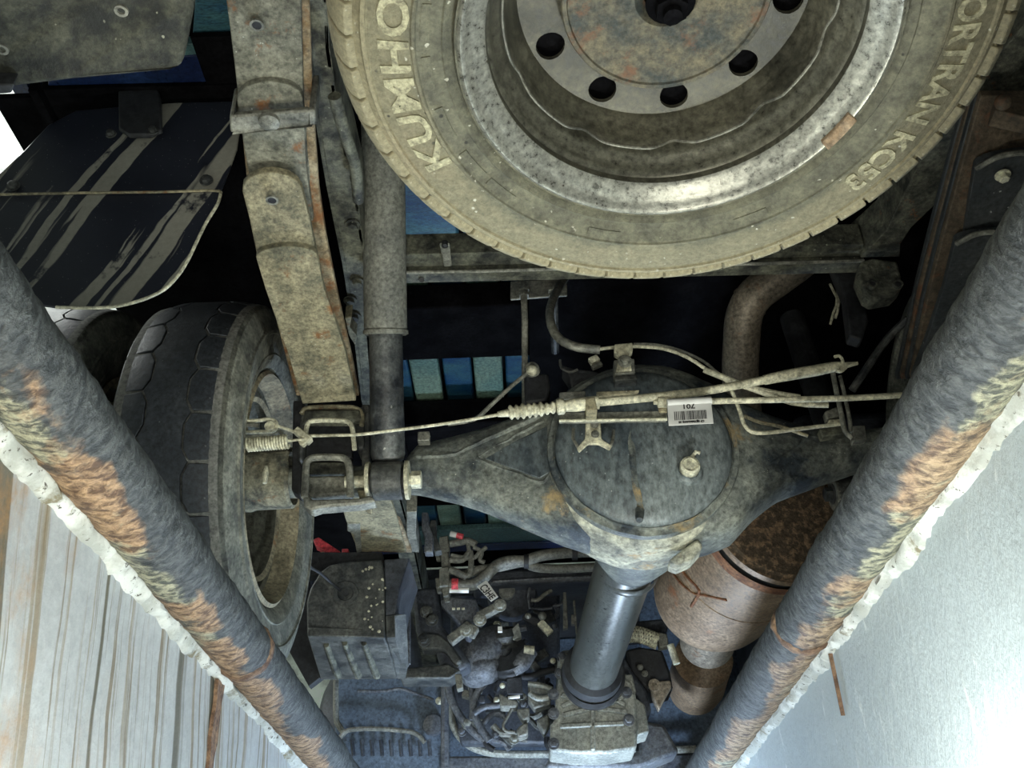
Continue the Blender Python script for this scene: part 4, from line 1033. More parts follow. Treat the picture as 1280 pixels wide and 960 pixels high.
MB().tube([P(x, y, y=1.50) for x, y in ((880, 462), (900, 470), (930, 482), (965, 491), (1000, 497))], .0058, 10, 3).build('pipe_sleeve', M_CABLE, bp)
MB().tube([P(x, y, y=1.50) for x, y in ((925, 482), (935, 484), (990, 503), (1035, 506))], .0055, 10, 3).build('pipe_sleeve', M_CABLE, bp)
MB().tube([P(x, y, y=1.51) for x, y in ((904, 470), (913, 485), (924, 512), (930, 530), (940, 540), (960, 541), (1000, 536), (1050, 530))], .0036, 8, 3).build('pipe', M_CABLE, bp)
MB().tube([P(x, y, y=1.53) for x, y in ((930, 520), (950, 528), (975, 533), (1010, 545))], .0034, 8, 3).build('pipe', M_TAN, bp)
# clamp on top of the cover
ck = thing('pipe_clamp', P(780, 465, y=1.50), 'tan bolted pipe clamp block standing on top of the axle cover', 'clamp')
plate([P(x, y, y=1.495) for x, y in ((768, 430), (791, 428), (791, 438), (786, 442), (790, 462), (770, 464), (774, 444), (768, 440))], (0, .018, 0), 'clamp_plate', M_CABLE, ck)
plate([P(x, y, y=1.50) for x, y in ((767, 450), (793, 448), (794, 466), (768, 468))], (0, .03, 0), 'clamp_block', M_GREYM, ck)
MB().hexbolt(P(781, 452, y=1.492), (0, -1, 0), .0085, .010, 1.5).build('bolt', M_GREYM, ck)
plate([P(x, y, y=1.505) for x, y in ((768, 470), (796, 468), (797, 474), (769, 476))], (0, .03, 0), 'clamp_foot', M_DARK, ck)
# brake distribution plate on the cross-member
dp = thing('hose_plate', P(675, 370, y=1.66), 'grey rectangular plate with two pipe unions, bolted under the cross-member beside the spare tyre', 'bracket')
plate([P(x, y, y=1.66) for x, y in ((638, 351), (709, 348), (709, 369), (638, 374))], (0, .006, 0), 'plate', M_GREYM, dp)
for cx_, y0_ in ((655, 361), (692, 362)):
    a = P(cx_, y0_, y=1.652); b = P(cx_, y0_ + 16, y=1.652)
    MB().lathe([(.0125, 0), (.0125, .006), (.009, .007), (.009, .014), (.0115, .015), (.0115, .020), (.008, .021), (.008, (b - a).length)], a, b - a, 6).build('union', M_GREYM, dp)
MB().tube([P(655, 374, y=1.652), P(656, 400, y=1.66), P(656, 440, y=1.70), (P(656, 520, y=1.76))], .0068, 10).build('hose_drop', M_GREYM, dp)
MB().tube([P(692, 374, y=1.652), P(693, 400, y=1.70), P(694, 440, y=1.78)], .009, 10).build('hose_drop', M_DARK, dp)
# load sensing rod
lr2 = thing('sensing_rod', P(625, 490, y=1.60), 'thin grey sensing rod with a small ball joint, rising beside the blue panels', 'rod')
MB().tube([P(560, 530, y=1.60), P(593, 524, y=1.60), P(612, 508, y=1.60), P(640, 482, y=1.60), P(660, 466, y=1.60)], .0042, 8, 3).build('rod', M_GREYM, lr2)
MB().ball(P(665, 463, y=1.595), .011).build('ball_joint', M_BOLT, lr2); MB().lathe([(.016, 0), (.013, -.01), (.006, -.012)], P(665, 463, y=1.605), (0, 1, 0), 16).build('joint_boot', M_GREYM, lr2)
vl = thing('sensing_valve', P(680, 500, y=1.62), 'black load sensing valve body tucked between the blue panels and the axle cover', 'valve')
plate([P(x, y, y=1.62) for x, y in ((655, 468), (685, 466), (688, 484), (684, 500), (656, 504))], (0, .05, 0), 'valve_body', M_BLACK, vl, bev=.005)
plate([P(x, y, y=1.60) for x, y in ((702, 455), (716, 460), (738, 462), (760, 468), (765, 492), (715, 492), (712, 470))], (0, .05, 0), 'valve_mount', M_BLACK, vl, bev=.004)
rod(((700, 450), (702, 460), (712, 465), (722, 462)), 1.59, .0028, 'spring_clip', M_DARK, vl)
MB().beam(P(737, 453, y=1.58), P(748, 448, y=1.58), .014, .014).build('union_nut', M_BOLT, vl, bev=.002)
MB().beam(P(740, 460, y=1.58), P(752, 455, y=1.58), .008, .008).build('bracket_edge', M_GREYM, vl)
# hook strap on the far arm
hkx = thing('cable_hanger', P(1062, 545, y=1.46), 'slim twin-rod cable hanger with a ring hook, standing on the axle arm', 'hanger')
rod(((1041, 466), (1046, 492), (1052, 520), (1056, 538), (1066, 548)), 1.46, .0045, 'hanger_rod', M_GREYM, hkx)
rod(((1050, 470), (1056, 495), (1062, 525), (1063, 540)), 1.46, .0035, 'hanger_rod', M_GREYM, hkx)
MB().tube([P(x, y, y=YC - .012) for x, y in ((1043, 446), (1049, 445), (1053, 450), (1053, 457), (1050, 462))], .0028, 8, 4).build('ring_hook', M_CABLE, hkx)
MB().tube([P(x, y, y=YC - .012) for x, y in ((1045, 463), (1051, 464), (1057, 459))], .0034, 8, 4).build('ring_hook', M_CABLE, hkx)
plate([P(x, y, y=1.56) for x, y in ((1066, 532), (1082, 531), (1084, 549), (1067, 551))], (0, .02, 0), 'hanger_foot', M_GREYM, hkx)
plate([P(x, y, y=1.56) for x, y in ((1031, 514), (1046, 508), (1050, 520), (1034, 523))], (0, .02, 0), 'hanger_clip', M_GREYM, hkx)
plate([P(x, y, y=1.56) for x, y in ((1036, 524), (1052, 523), (1052, 528), (1036, 529))], (0, .02, 0), 'hanger_clip', M_CABLE, hkx)
plate([P(x, y, y=1.57) for x, y in ((1024, 536), (1054, 530), (1056, 542), (1028, 546))], (0, .02, 0), 'hanger_foot', M_FRAME, hkx)
tag(MB().tube([P(1065, 488, y=1.6), P(1085, 458, y=1.58), P(1108, 425, y=1.56), P(1135, 398, y=1.52)], .0075, 10, 3).build('vent_hose', M_DARK), 'slanting dark grey vent hose between the axle arm and the shaded leaf spring', 'hose')
tag(MB().tube([P(1028, 340, y=1.75), P(1046, 372, y=1.78), P(1042, 390, y=1.8), P(1038, 405, y=1.8)], .003, 8, 2).tube([P(1040, 338, y=1.75), P(1049, 375, y=1.78), P(1044, 398, y=1.8)], .003, 8, 2).build('brake_line', M_CABLE), 'two thin bent brake lines hanging below the encrusted chassis rail', 'brake pipe')
# second shock seen low beside the pit rail
s2 = thing('shock_absorber', P(1060, 630, y=1.78), 'shaded shock absorber eye and bolt beside the muffler and the chalky rail', 'shock absorber')
c = P(1062, 617, y=1.78); MB().lathe([(.012, -.03), (.032, -.03), (.032, .03), (.012, .03)], c, (1, 0, 0), 28, closed=True).build('eye_ring', M_DARK, s2)
MB().hexbolt(c - V((.03, 0, 0)), (-1, 0, 0), .014, .02).build('bolt', M_DARK, s2)
for dx in (-.03, .034): MB().lathe([(.01, -.003), (.032, -.003), (.032, .003), (.01, .003)], c + V((dx, 0, 0)), (1, 0, 0), 24, closed=True).build('washer', M_GREYM, s2)
MB().cyl(c + V((.0, 0, .03)), c + V((0, .1, .5)), .028, 24).build('reservoir_tube', M_BLACK, s2)

# ---- exhaust ----
tail = thing('tailpipe', P(925, 400, y=1.80), 'tan exhaust tailpipe curving out from behind the spare tyre', 'exhaust pipe')
tpth = [P(1040, 270, y=1.62), P(1008, 318, y=1.68), P(975, 345, y=1.72), P(945, 368, y=1.75), P(931, 392, y=1.78), P(927, 425, y=1.82), P(926, 480, y=1.90), P(935, 560, y=2.05)]
rt = R(23, tpth[4]); MB().tube(tpth, rt, 28, 6).build('pipe', M_TAIL, tail)
cc = tpth[3]; MB().lathe([(rt * .99, -.008), (rt * 1.05, -.004), (rt * 1.05, .004), (rt * .99, .008)], P(937, 378, y=1.765), tpth[4] - tpth[2], 28).build('weld_ring', M_TAIL, tail)
mu = thing('muffler', P(920, 800, z=.2), 'large tan rust-edged exhaust muffler canister below the axle arm', 'muffler')
m0 = P(967, 652, z=.345); m1 = P(889, 742, z=.338); md = (m1 - m0).normalized()
rm0 = R(93, m0); rm1 = R(73, m1)
Lm = (m1 - m0).length; rm = (rm0 + rm1) / 2
MB().lathe([(rm * .985, .012), (rm * 1.0, .03), (rm * 1.0, Lm * .48), (rm * 1.012, Lm * .485), (rm * 1.012, Lm * .495), (rm * 1.0, Lm * .50), (rm * .995, Lm * .9), (rm * .97, Lm + .0), (rm * .90, Lm + .03), (rm * .6, Lm + .06), (.05, Lm + .07)], m0, md, 72).build('canister', M_MUFF, mu, ang=40)
MB().lathe([(rm * 1.004, .004), (rm * 1.006, .03), (rm * 1.0, .033)], m0, md, 72).build('rusty_collar', M_MRUST, mu)
MB().lathe([(rm * 1.0, -.03), (rm * 1.01, -.022), (rm * 1.0, -.012), (rm * .95, -.01)], m0, md, 72).build('end_rim', M_MUFF, mu)
MB().lathe([(rm * .99, -.028), (rm * .93, -.030), (rm * .90, -.036), (.0001, -.04)], m0, md, 72).build('end_plate', M_MEND, mu)
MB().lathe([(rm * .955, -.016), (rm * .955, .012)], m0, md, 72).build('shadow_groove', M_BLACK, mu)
def on_muf(px, py, lift=.001):
    r = ray(px, py); o = CAM - m0; a = r - md * r.dot(md); b = o - md * o.dot(md)
    A_ = a.dot(a); B_ = 2 * a.dot(b); C__ = b.dot(b) - (rm + lift) ** 2; D = B_ * B_ - 4 * A_ * C__
    if D < 0: return m0
    return CAM + r * ((-B_ - sqrt(D)) / (2 * A_))
MB().tube([on_muf(x, y) for x, y in ((838, 710), (850, 728), (868, 742), (880, 744), (908, 750))], .003, 8, 3).tube([on_muf(x, y) for x, y in ((846, 704), (858, 720), (874, 738), (868, 752), (864, 758))], .0035, 8, 3).build('weld_scar', M_MRUST, mu)
dpipe = thing('exhaust_pipe', P(870, 880, z=.25), 'tan exhaust down-pipe section elbowing below the muffler', 'exhaust pipe')
e0 = P(893, 760, z=.33); e1 = P(878, 830, z=.33); e2 = P(868, 862, z=.32)
MB().lathe([(R(33, e0), 0), (R(33, e0), .2), (R(36, e0), .22), (R(37, e0), .26)], e0, e1 - e0, 40).build('pipe', M_TAIL, dpipe)
MB().tube([e1.lerp(e0, .1), e1.lerp(e2, .5), e2], [R(36, e1), R(36, e1), R(35, e2), R(32, e2)], 36, 3).build('pipe', M_MUFF, dpipe, ang=50)
e3 = P(838, 886, z=.33); MB().tube([P(866, 866, z=.34), P(850, 880, z=.34), e3, P(812, 876, z=.37), P(800, 850, z=.42)], R(27, e3), 28, 4).build('elbow', M_TAIL, dpipe)

# ---- propeller shaft and gearbox ----
ps = thing('propeller_shaft', P(770, 760, z=.22), 'dark steel propeller shaft running from the axle down to the gearbox', 'drive shaft')
s0 = P(792, 672, z=.285); s1 = P(741, 838, z=.215)
r0 = R(37, P(780, 715, z=.27)); r1 = R(30.5, s1)
MB().lathe([(r0 * .9, -.05), (r0, 0), (r1, (s1 - s0).length)], s0, s1 - s0, 48).build('shaft_tube', M_SHAFT, ps)
MB().lathe([(r1 * .9, -.03), (r1 * 1.22, -.015), (r1 * 1.25, .015), (r1 * 1.1, .03)], s1, s1 - s0, 40).build('rubber_seal', M_RUB, ps)
a = P(785, 709, z=.27); 
MB().lathe([(r0 * 1.0, -.012), (r0 * 1.05, -.006), (r0 * 1.05, .006), (r0 * 1.0, .012)], a, s1 - s0, 40).build('yoke_weld', M_SHAFT, ps)
gb = thing('gearbox', P(742, 935, z=.20), 'pale cast alloy gearbox tail housing with cross ribs, below the propeller shaft', 'gearbox')
YG = P(740, 850, z=.22).y
def gp(x, y, dy=0): return P(x, y, y=YG + dy)
gp_out = [(697, 816), (704, 812), (764, 808), (768, 832), (776, 842), (789, 852), (795, 868), (797, 905), (796, 936), (760, 942), (720, 942), (687, 938), (688, 905), (694, 900), (695, 862), (698, 852)]
plate([gp(x, y, .02) for x, y in gp_out], (0, .30, 0), 'housing', M_GEAR, gb, bev=.012)
sc_ = gp(741, 846, -.01)
MB().lathe([(r1 * 1.15, .03), (r1 * 1.32, .02), (r1 * 1.36, -.008), (r1 * 1.22, -.014), (r1 * 1.12, 0)], sc_, (0, 1, 0), 48).build('seal_collar', M_RUB, gb)
for pts in (((741, 872), (741, 938)), ((702, 884), (734, 866)), ((702, 868), (736, 888)), ((786, 868), (746, 888)), ((782, 882), (752, 866)), ((700, 908), (780, 904)), ((704, 894), (738, 886)), ((748, 886), (784, 890))):
    MB().beam(gp(*pts[0], .016), gp(*pts[1], .016), .012, .012, (0, 1, 0)).build('rib', M_GEAR, gb, bev=.003)
for x, y in ((703, 822), (692, 868), (692, 892), (783, 866), (786, 900), (692, 930), (700, 842)):
    MB().hexbolt(gp(x, y, .012), (0, -1, 0), .010, .014).build('bolt', M_GEARD, gb)
plate([gp(x, y, .0) for x, y in ((699, 816), (718, 815), (716, 852), (703, 856), (700, 845))], (0, .03, 0), 'side_lug', M_GEAR, gb, bev=.004)
for pts in (((687, 905), (700, 940), (712, 938), (700, 905)), ((792, 870), (806, 880), (812, 915), (796, 920)), ((778, 842), (790, 842), (796, 866), (786, 864))):
    plate([gp(x, y, .05) for x, y in pts], (0, .1, 0), 'casting_lug', M_GEAR, gb, bev=.005)
plate([gp(x, y, .15) for x, y in ((800, 900), (830, 905), (850, 940), (800, 960), (680, 960), (690, 940), (798, 940))], (0, .1, 0), 'bell_housing', M_GEARD, gb, bev=.01)
# ---- plastic battery / side box ----
bx = thing('side_box', P(440, 848, z=.21), 'black plastic side box with cut corner and three ribs underneath, below the leaf spring tail', 'box')
YX = P(440, 797, z=.216).y
fc = [(383, 752), (388, 735), (400, 715), (412, 706), (430, 702), (477, 699), (480, 720), (481, 798), (384, 794)]
plate([P(x, y, y=YX) for x, y in fc], (0, .05, 0), 'face_panel', M_DARK, bx, bev=.004)
und = [P(384, 795, z=.216), P(482, 797, z=.216), P(497, 849, z=.216), P(401, 850, z=.216)]
plate(und, (0, 0, .02), 'bottom_panel', M_DARK, bx, bev=.003)
for a, b in (((408, 806), (423, 845)), ((431, 804), (448, 845)), ((455, 804), (471, 845))):
    MB().tube([P(*a, z=.213), P(*b, z=.213)], [.006, .009], 8).build('rib', M_FRAME, bx)
plate([P(x, y, y=YX + .01) for x, y in ((480, 699), (512, 697), (500, 735), (494, 768), (482, 770))], (0, .2, 0), 'side_panel', M_DARKB, bx, bev=.003)
plate([P(482, 770, y=YX), P(497, 768, y=YX), P(500, 830, y=YX + .2), P(497, 849, z=.216), P(483, 797, z=.216)], (.02, 0, 0), 'end_panel', M_DARK, bx, bev=.003)
c = P(432, 742, y=YX - .002)
MB().lathe([(.03, 0), (.028, -.004), (.018, -.003), (.016, 0)], c, (0, 1, 0), 28).build('fixing_dimple', M_DARK, bx); MB().cyl(c - V((0, .005, 0)), c, .007, 14).build('fixing_hole', M_BLACK, bx)
MB().tube([P(386, 708, y=YX - .15), P(400, 716, y=YX - .1), P(425, 738, y=YX - .02)], .0035, 8).build('stay_wire', M_RUB, bx)
plate([P(x, y, y=YX + .05) for x, y in ((383, 690), (478, 690), (478, 702), (440, 703), (400, 716), (383, 722))], (0, .03, 0), 'back_plate', M_BLACK, bx)
plate([P(x, y, y=YX + .3) for x, y in ((330, 640), (388, 640), (388, 760), (403, 845), (386, 858), (358, 808), (330, 780))], (0, .03, 0), 'outer_skirt', M_BLACK, bx)
# ladder slot bracket beside it
lb = thing('slot_bracket', P(505, 830, y=2.45), 'narrow black slotted bracket frame beside the ribbed side box', 'bracket')
YL = 2.42
for a, b in (((499, 765), (502, 830)), ((511, 735), (511, 831)), ((499, 765), (511, 735)), ((502, 830), (511, 831)), ((500, 792), (511, 790))):
    MB().beam(P(*a, y=YL), P(*b, y=YL), .008, .012, (0, 1, 0)).build('frame_bar', M_GEARD, lb, bev=.002)
sp_ = [(480, 768, 2.4), (497, 764, 2.4)]
# red clip and debris
rc_ = thing('red_clamp', P(405, 690, y=2.25), 'small red plastic clamp lying above the side box', 'clamp')
MB().slab([P(x, y, y=2.25) for x, y in ((391, 674), (398, 671), (424, 688), (428, 692), (440, 690), (440, 696), (418, 697), (410, 692), (394, 682))], (0, .03, 0)).build('clamp_body', M_RED, rc_, bev=.003)
MB().box(P(432, 692, y=2.245), (.016, .02, .018)).build('clamp_end', M_RED, rc_, bev=.002)
rk = random.Random(3)
for i, (x, y) in enumerate(((394, 694), (403, 694), (412, 695))):
    o = MB().ball(P(x, y, y=2.26), .012, 10, (1, .8, .6)).build('mud_clod', M_CABLE, jit=.003, jsc=50); tag(o, ('pale mud clod under the tail of the red clamp, outermost of the row', 'pale mud clod in the middle of the row below the red clamp', 'pale mud clod beside the red clamp end')[i], 'mud clod', 'mud clods by the red clamp')

# ---- valve block, harness and pipes ahead of the axle ----
YW = 2.55
vb = thing('connector_block', P(556, 745, y=YW), 'tall grey connector block with hoses plugged in, below the blue sill', 'connector')
M_CONN = dirty('grey_connector', (.12, .125, .11), (.22, .22, .19), .5, 30, .6, 0, bump=.4)
for pts, dy in ((((549, 671), (560, 669), (562, 688), (549, 688)), 0), (((551, 688), (560, 688), (564, 710), (552, 712)), .01), (((549, 710), (561, 708), (562, 732), (549, 733)), -.01), (((552, 733), (562, 732), (561, 745), (554, 746)), 0), (((544, 684), (550, 684), (550, 694), (544, 694)), .01), (((544, 722), (551, 722), (551, 735), (545, 735)), .01)):
    plate([P(x, y, y=YW + dy) for x, y in pts], (0, .05, 0), 'connector_body', M_CONN, vb, bev=.003)
for pts, r in ((((562, 680), (575, 678), (585, 676), (595, 681)), .010), (((562, 700), (578, 700), (588, 690), (588, 716), (582, 720)), .008), (((585, 680), (588, 700), (588, 720)), .006), (((562, 712), (572, 716), (584, 722)), .010), (((592, 684), (602, 690), (600, 700), (606, 703)), .006), (((564, 694), (590, 698), (600, 690), (608, 684)), .006)):
    MB().tube([P(x, y, y=YW - .01) for x, y in pts], r, 10, 4).build('harness', M_CONN, vb)
MB().cyl(P(563, 667, y=YW - .02), P(571, 669, y=YW - .02), .008, 12).build('white_ferrule', M_WHITE, vb); MB().cyl(P(571, 669, y=YW - .02), P(579, 671, y=YW - .02), .008, 12).build('red_ferrule', M_RED, vb)
cp = thing('coolant_pipe', P(640, 705, y=YW), 'grey bundle of two rubber hoses splitting from the red-banded connector, below the blue sill', 'hose')
MB().tube([P(x, y, y=YW) for x, y in ((562, 731), (590, 731), (605, 722), (622, 706), (640, 701), (655, 701), (680, 694), (720, 690), (760, 690))], .0155, 14, 4).build('hose_run', M_CONN, cp)
MB().tube([P(x, y, y=YW + .02) for x, y in ((578, 720), (600, 712), (625, 709), (655, 703), (668, 709), (700, 711), (760, 708))], .0125, 14, 4).build('hose_run', M_CONN, cp)
MB().cyl(P(565, 731, y=YW - .004), P(573, 731, y=YW - .004), .0175, 16).build('red_band', M_RED, cp)
MB().cyl(P(562, 738, y=YW - .004), P(586, 738, y=YW - .004), .007, 12).build('white_band', M_WHITE, cp)
MB().cyl(P(655, 702, y=YW), P(661, 702, y=YW), .020, 14).build('hose_clip', M_RUB, cp); MB().cyl(P(715, 692, y=YW), P(722, 692, y=YW), .019, 14).build('hose_clip', M_RUB, cp)
pt = thing('part_tag', P(608, 750, y=YW - .05), 'small white paper tag with black characters, hanging below the grey hoses', 'tag')
q = [P(x, y, y=YW - .05) for x, y in ((596, 733), (608, 725), (623, 746), (614, 752))]
plate(q, (0, .002, 0), 'tag_sheet', M_WHITE, pt)
def on_q(u, v): return q[1].lerp(q[2], u).lerp(q[0].lerp(q[3], u), v) + V((0, -.0006, 0))
text_mb('C3HE', 1, .01, lambda x, y, z: on_q(.12 + x, .95 - y * 1.05) - V((0, .0004 if z > 0 else 0, 0)), .80, .02).build('tag_print', M_INK, pt)

# second cross-member and front sub-frame
c2 = thing('cross_member', P(640, 720, y=2.75), 'dark blue-grey tubular cross-member behind the grey hoses, ahead of the axle', 'cross-member')
plate([P(x, y, y=2.78) for x, y in ((590, 714), (790, 705), (800, 722), (790, 724), (590, 732))], (0, .12, 0), 'beam', M_DARKB, c2, bev=.01)
MB().tube([P(x, y, y=2.77) for x, y in ((616, 727), (700, 722), (760, 720))], .004, 8).build('edge_fold', M_GEARD, c2)
plate([P(x, y, y=2.80) for x, y in ((740, 780), (835, 772), (835, 790), (740, 798))], (0, .10, 0), 'lower_beam', M_DARKB, c2, bev=.01)
# triangular mount bracket with its arms
tm = thing('mount_bracket', P(590, 795, y=2.6), 'grey triangular gearbox mount with two slanting arms, below the paper tag', 'bracket')
YM = 2.60
plate([P(x, y, y=YM) for x, y in ((550, 750), (560, 745), (595, 748), (598, 760), (592, 785), (588, 797), (582, 796), (572, 778), (552, 756))], (0, .05, 0), 'triangle_plate', M_GEARD, tm, bev=.006)
for a, b, wd in (((562, 802), (588, 782), .026), ((597, 772), (630, 755), .022), ((580, 784), (596, 792), .03)):
    MB().beam(P(*a, y=YM - .02), P(*b, y=YM - .02), wd, .03, (0, 1, 0)).build('arm', M_CONN, tm, bev=.004)
for x, y in ((583, 788), (600, 775), (625, 757)):
    MB().hexbolt(P(x, y, y=YM - .04), (0, -1, 0), .012, .014).build('bolt', M_GEAR, tm)
for x in (567, 573, 579):
    MB().box(P(x, 761, y=YM - .002), (.008, .004, .005)).build('stamped_mark', M_BOLT, tm)

# gearbox flank: housings, boots, hoses, brackets, each its own piece of plant
def pipe(label, cat, name, pts, yy, r, mat, k=4):
    o = MB().tube([P(x, y, y=yy if not isinstance(yy, (list, tuple)) else yy[min(i, len(yy) - 1)]) for i, (x, y) in enumerate(pts)], r, 12, k).build(name, mat)
    return tag(o, label, cat)
fl = thing('shift_housing', P(610, 845, y=2.75), 'dark bulbous cast shift housing beside the gearbox, below the slanting mount arms', 'housing')
MB().tube([P(x, y, y=2.75) for x, y in ((632, 792), (615, 808), (600, 822), (585, 838), (575, 846))], [.035, .06, .07, .06, .03], 20, 4).build('arm_casting', M_GEARD, fl)
MB().ball(P(602, 836, y=2.74), .055, 20, (1.1, 1, .8)).build('bulb', M_GEARD, fl)
MB().lathe([(.02, -.03), (.06, -.02), (.065, .01), (.05, .04)], P(634, 822, y=2.74), (.2, 1, -.4), 28).build('boot', M_RUB, fl)
MB().lathe([(.03, -.05), (.04, -.03), (.035, -.01), (.045, 0)], P(632, 808, y=2.74), (.1, .5, -1), 24).build('boot_neck', M_DARK, fl)
MB().tube([P(x, y, y=2.72) for x, y in ((640, 838), (652, 828), (660, 818), (666, 812))], [.02, .026, .022, .018], 14, 3).build('switch_body', M_GEARD, fl)
MB().cyl(P(655, 812, y=2.70), P(668, 813, y=2.70), .012, 14).build('bright_ring', M_BOLT, fl)
MB().box(P(625, 787, y=2.66), (.012, .012, .014)).build('white_plug', M_WHITE, fl)
plate([P(x, y, y=2.70) for x, y in ((636, 790), (648, 778), (652, 795), (642, 800))], (0, .05, 0), 'lug', M_GEAR, fl)
gl = thing('linkage_block', P(675, 900, y=2.75), 'cluster of small grey linkage parts with a pale strip, beside the ribbed gearbox', 'linkage')
plate([P(x, y, y=2.72) for x, y in ((633, 848), (652, 846), (654, 868), (634, 868))], (0, .05, 0), 'relay_box', M_DARKB, gl)
plate([P(x, y, y=2.70) for x, y in ((635, 870), (650, 868), (650, 872), (635, 873))], (0, .01, 0), 'pale_strip', M_WHITE, gl)
for pts in (((624, 866), (636, 872), (648, 876), (646, 884), (625, 884)), ((645, 886), (662, 884), (662, 896), (655, 902), (650, 896)), ((652, 905), (660, 902), (660, 918), (648, 922), (645, 912)), ((670, 900), (685, 892), (688, 905), (680, 918)), ((660, 856), (674, 854), (690, 862), (688, 880), (668, 886), (660, 875))):
    plate([P(x, y, y=2.72) for x, y in pts], (0, .05, 0), 'link_casting', M_CONN, gl, bev=.005)
MB().tube([P(x, y, y=2.70) for x, y in ((640, 886), (634, 897), (629, 907), (633, 914), (644, 915))], .004, 8, 4).build('vent_wire', M_CONN, gl)
for pts in (((660, 855), (676, 857), (690, 862)), ((662, 866), (672, 873), (686, 872))):
    MB().tube([P(x, y, y=2.69) for x, y in pts], .008, 10, 3).build('link_rod', M_GEAR, gl)
MB().ball(P(628, 857, y=2.70), .008).build('bright_stud', M_BOLT, gl); MB().ball(P(691, 826, y=2.70), .008).build('bright_stud', M_BOLT, gl)
bs = [(677, 776), (684, 790), (672, 772)]
jn = thing('wire_junction', P(680, 790, y=2.7), 'dark wiring junction with a bright metal fitting, above the gearbox', 'wiring')
MB().beam(P(675, 778, y=2.7), P(688, 792, y=2.7), .016, .02).build('bright_fitting', M_BOLT, jn); MB().beam(P(655, 770, y=2.7), P(672, 780, y=2.7), .014, .02).build('dark_fitting', M_RUB, jn)
MB().ball(P(660, 770, y=2.69), .009).build('stud', M_CONN, jn); MB().ball(P(678, 770, y=2.69), .012).build('stud', M_CONN, jn)
hb = thing('hanging_bracket', P(708, 785, y=2.7), 'pair of slim hanging metal straps above the propeller shaft seal', 'bracket')
for pts in (((704, 740), (708, 740), (710, 785), (704, 786)), ((714, 768), (719, 768), (719, 780), (714, 780)), ((716, 750), (719, 750), (722, 792), (720, 792))):
    plate([P(x, y, y=2.68) for x, y in pts], (0, .02, 0), 'strap', M_CONN, hb)
rod(((662, 735), (662, 760), (690, 760)), 2.8, .004, 'wire_guide', M_GEARD, hb, 2)
rod(((664, 750), (672, 750), (682, 742), (690, 738)), 2.8, .006, 'wire_guide', M_CONN, hb)
dm = thing('damper_disc', P(640, 745, y=2.9), 'dark round damper with a pale half-moon cut-out, behind the paper tag', 'damper')
MB().lathe([(.0001, -.02), (.07, -.015), (.075, 0), (.07, .03)], P(640, 745, y=2.85), (0, 1, 0), 32).build('disc', M_DARKB, dm); MB().lathe([(.0001, -.03), (.024, -.026), (.024, 0)], P(634, 742, y=2.84), (0, 1, 0), 20).build('hub', M_CONN, dm)
lt = thing('transfer_case', P(530, 840, y=2.6), 'dark cast lever housing between the ribbed side box and the gearbox', 'housing')
plate([P(x, y, y=2.62) for x, y in ((515, 735), (548, 732), (552, 780), (560, 790), (580, 815), (590, 830), (570, 840), (552, 835), (540, 800), (520, 792))], (0, .08, 0), 'casting', M_DARKB, lt, bev=.012)
plate([P(x, y, y=2.60) for x, y in ((526, 790), (548, 792), (562, 802), (578, 826), (570, 832), (556, 814), (548, 812), (527, 812))], (0, .05, 0), 'lever_arm', M_DARK, lt, bev=.006)
plate([P(x, y, y=2.60) for x, y in ((498, 836), (560, 830), (576, 838), (562, 848), (500, 848))], (0, .08, 0), 'lower_web', M_DARK, lt, bev=.004)
plate([P(x, y, y=2.56) for x, y in ((568, 842), (577, 842), (579, 860), (571, 862))], (0, .03, 0), 'small_tab', M_CONN, lt, bev=.003)
for x, y in ((533, 765), (540, 775), (530, 800)): MB().hexbolt(P(x, y, y=2.59), (0, -1, 0), .012, .012).build('bolt', M_DARK, lt)
plate([P(x, y, y=2.3) for x, y in ((538, 650), (545, 650), (545, 668), (552, 688), (543, 690), (536, 664))], (0, .03, 0), 'upper_tab', M_DARK, lt)
tag(plate([P(x, y, y=2.2) for x, y in ((527, 640), (535, 640), (536, 655), (541, 668), (541, 690), (530, 690), (531, 672), (527, 660))], (0, .03, 0), 'hook_bracket', M_GEARD, None, .003), 'small dark hooked bracket beside the blue sill, below the shock absorber bolt', 'bracket')
pipe('long grey-blue hose curving down beside the linkage cluster', 'hose', 'loom_hose', ((560, 845), (562, 870), (575, 895), (592, 915), (610, 928)), 2.85, .011, M_GEARD)
pipe('second loom hose arching below the bulbous shift housing', 'hose', 'loom_hose', ((612, 848), (602, 858), (594, 872), (592, 890), (600, 908), (612, 926)), 2.83, .010, M_GEARD)
pipe('thin loom hose crossing level behind the relay box', 'hose', 'loom_hose', ((592, 892), (605, 884), (620, 882), (636, 880)), 2.82, .009, M_GEARD)
pipe('short thick loom hose rising steeply behind the linkage cluster', 'hose', 'loom_hose', ((588, 850), (590, 870), (590, 900)), 2.84, .008, M_GEARD)
pipe('dark rubber hose linking the shift housing and gearbox', 'hose', 'loom_hose', ((640, 842), (660, 846), (680, 840), (694, 836)), 2.8, .010, M_RUB)
pipe('short loom loop hanging in front of the dark floor pan', 'hose', 'loom_hose', ((603, 905), (615, 893), (624, 892), (632, 898)), 2.86, .008, M_GEARD)

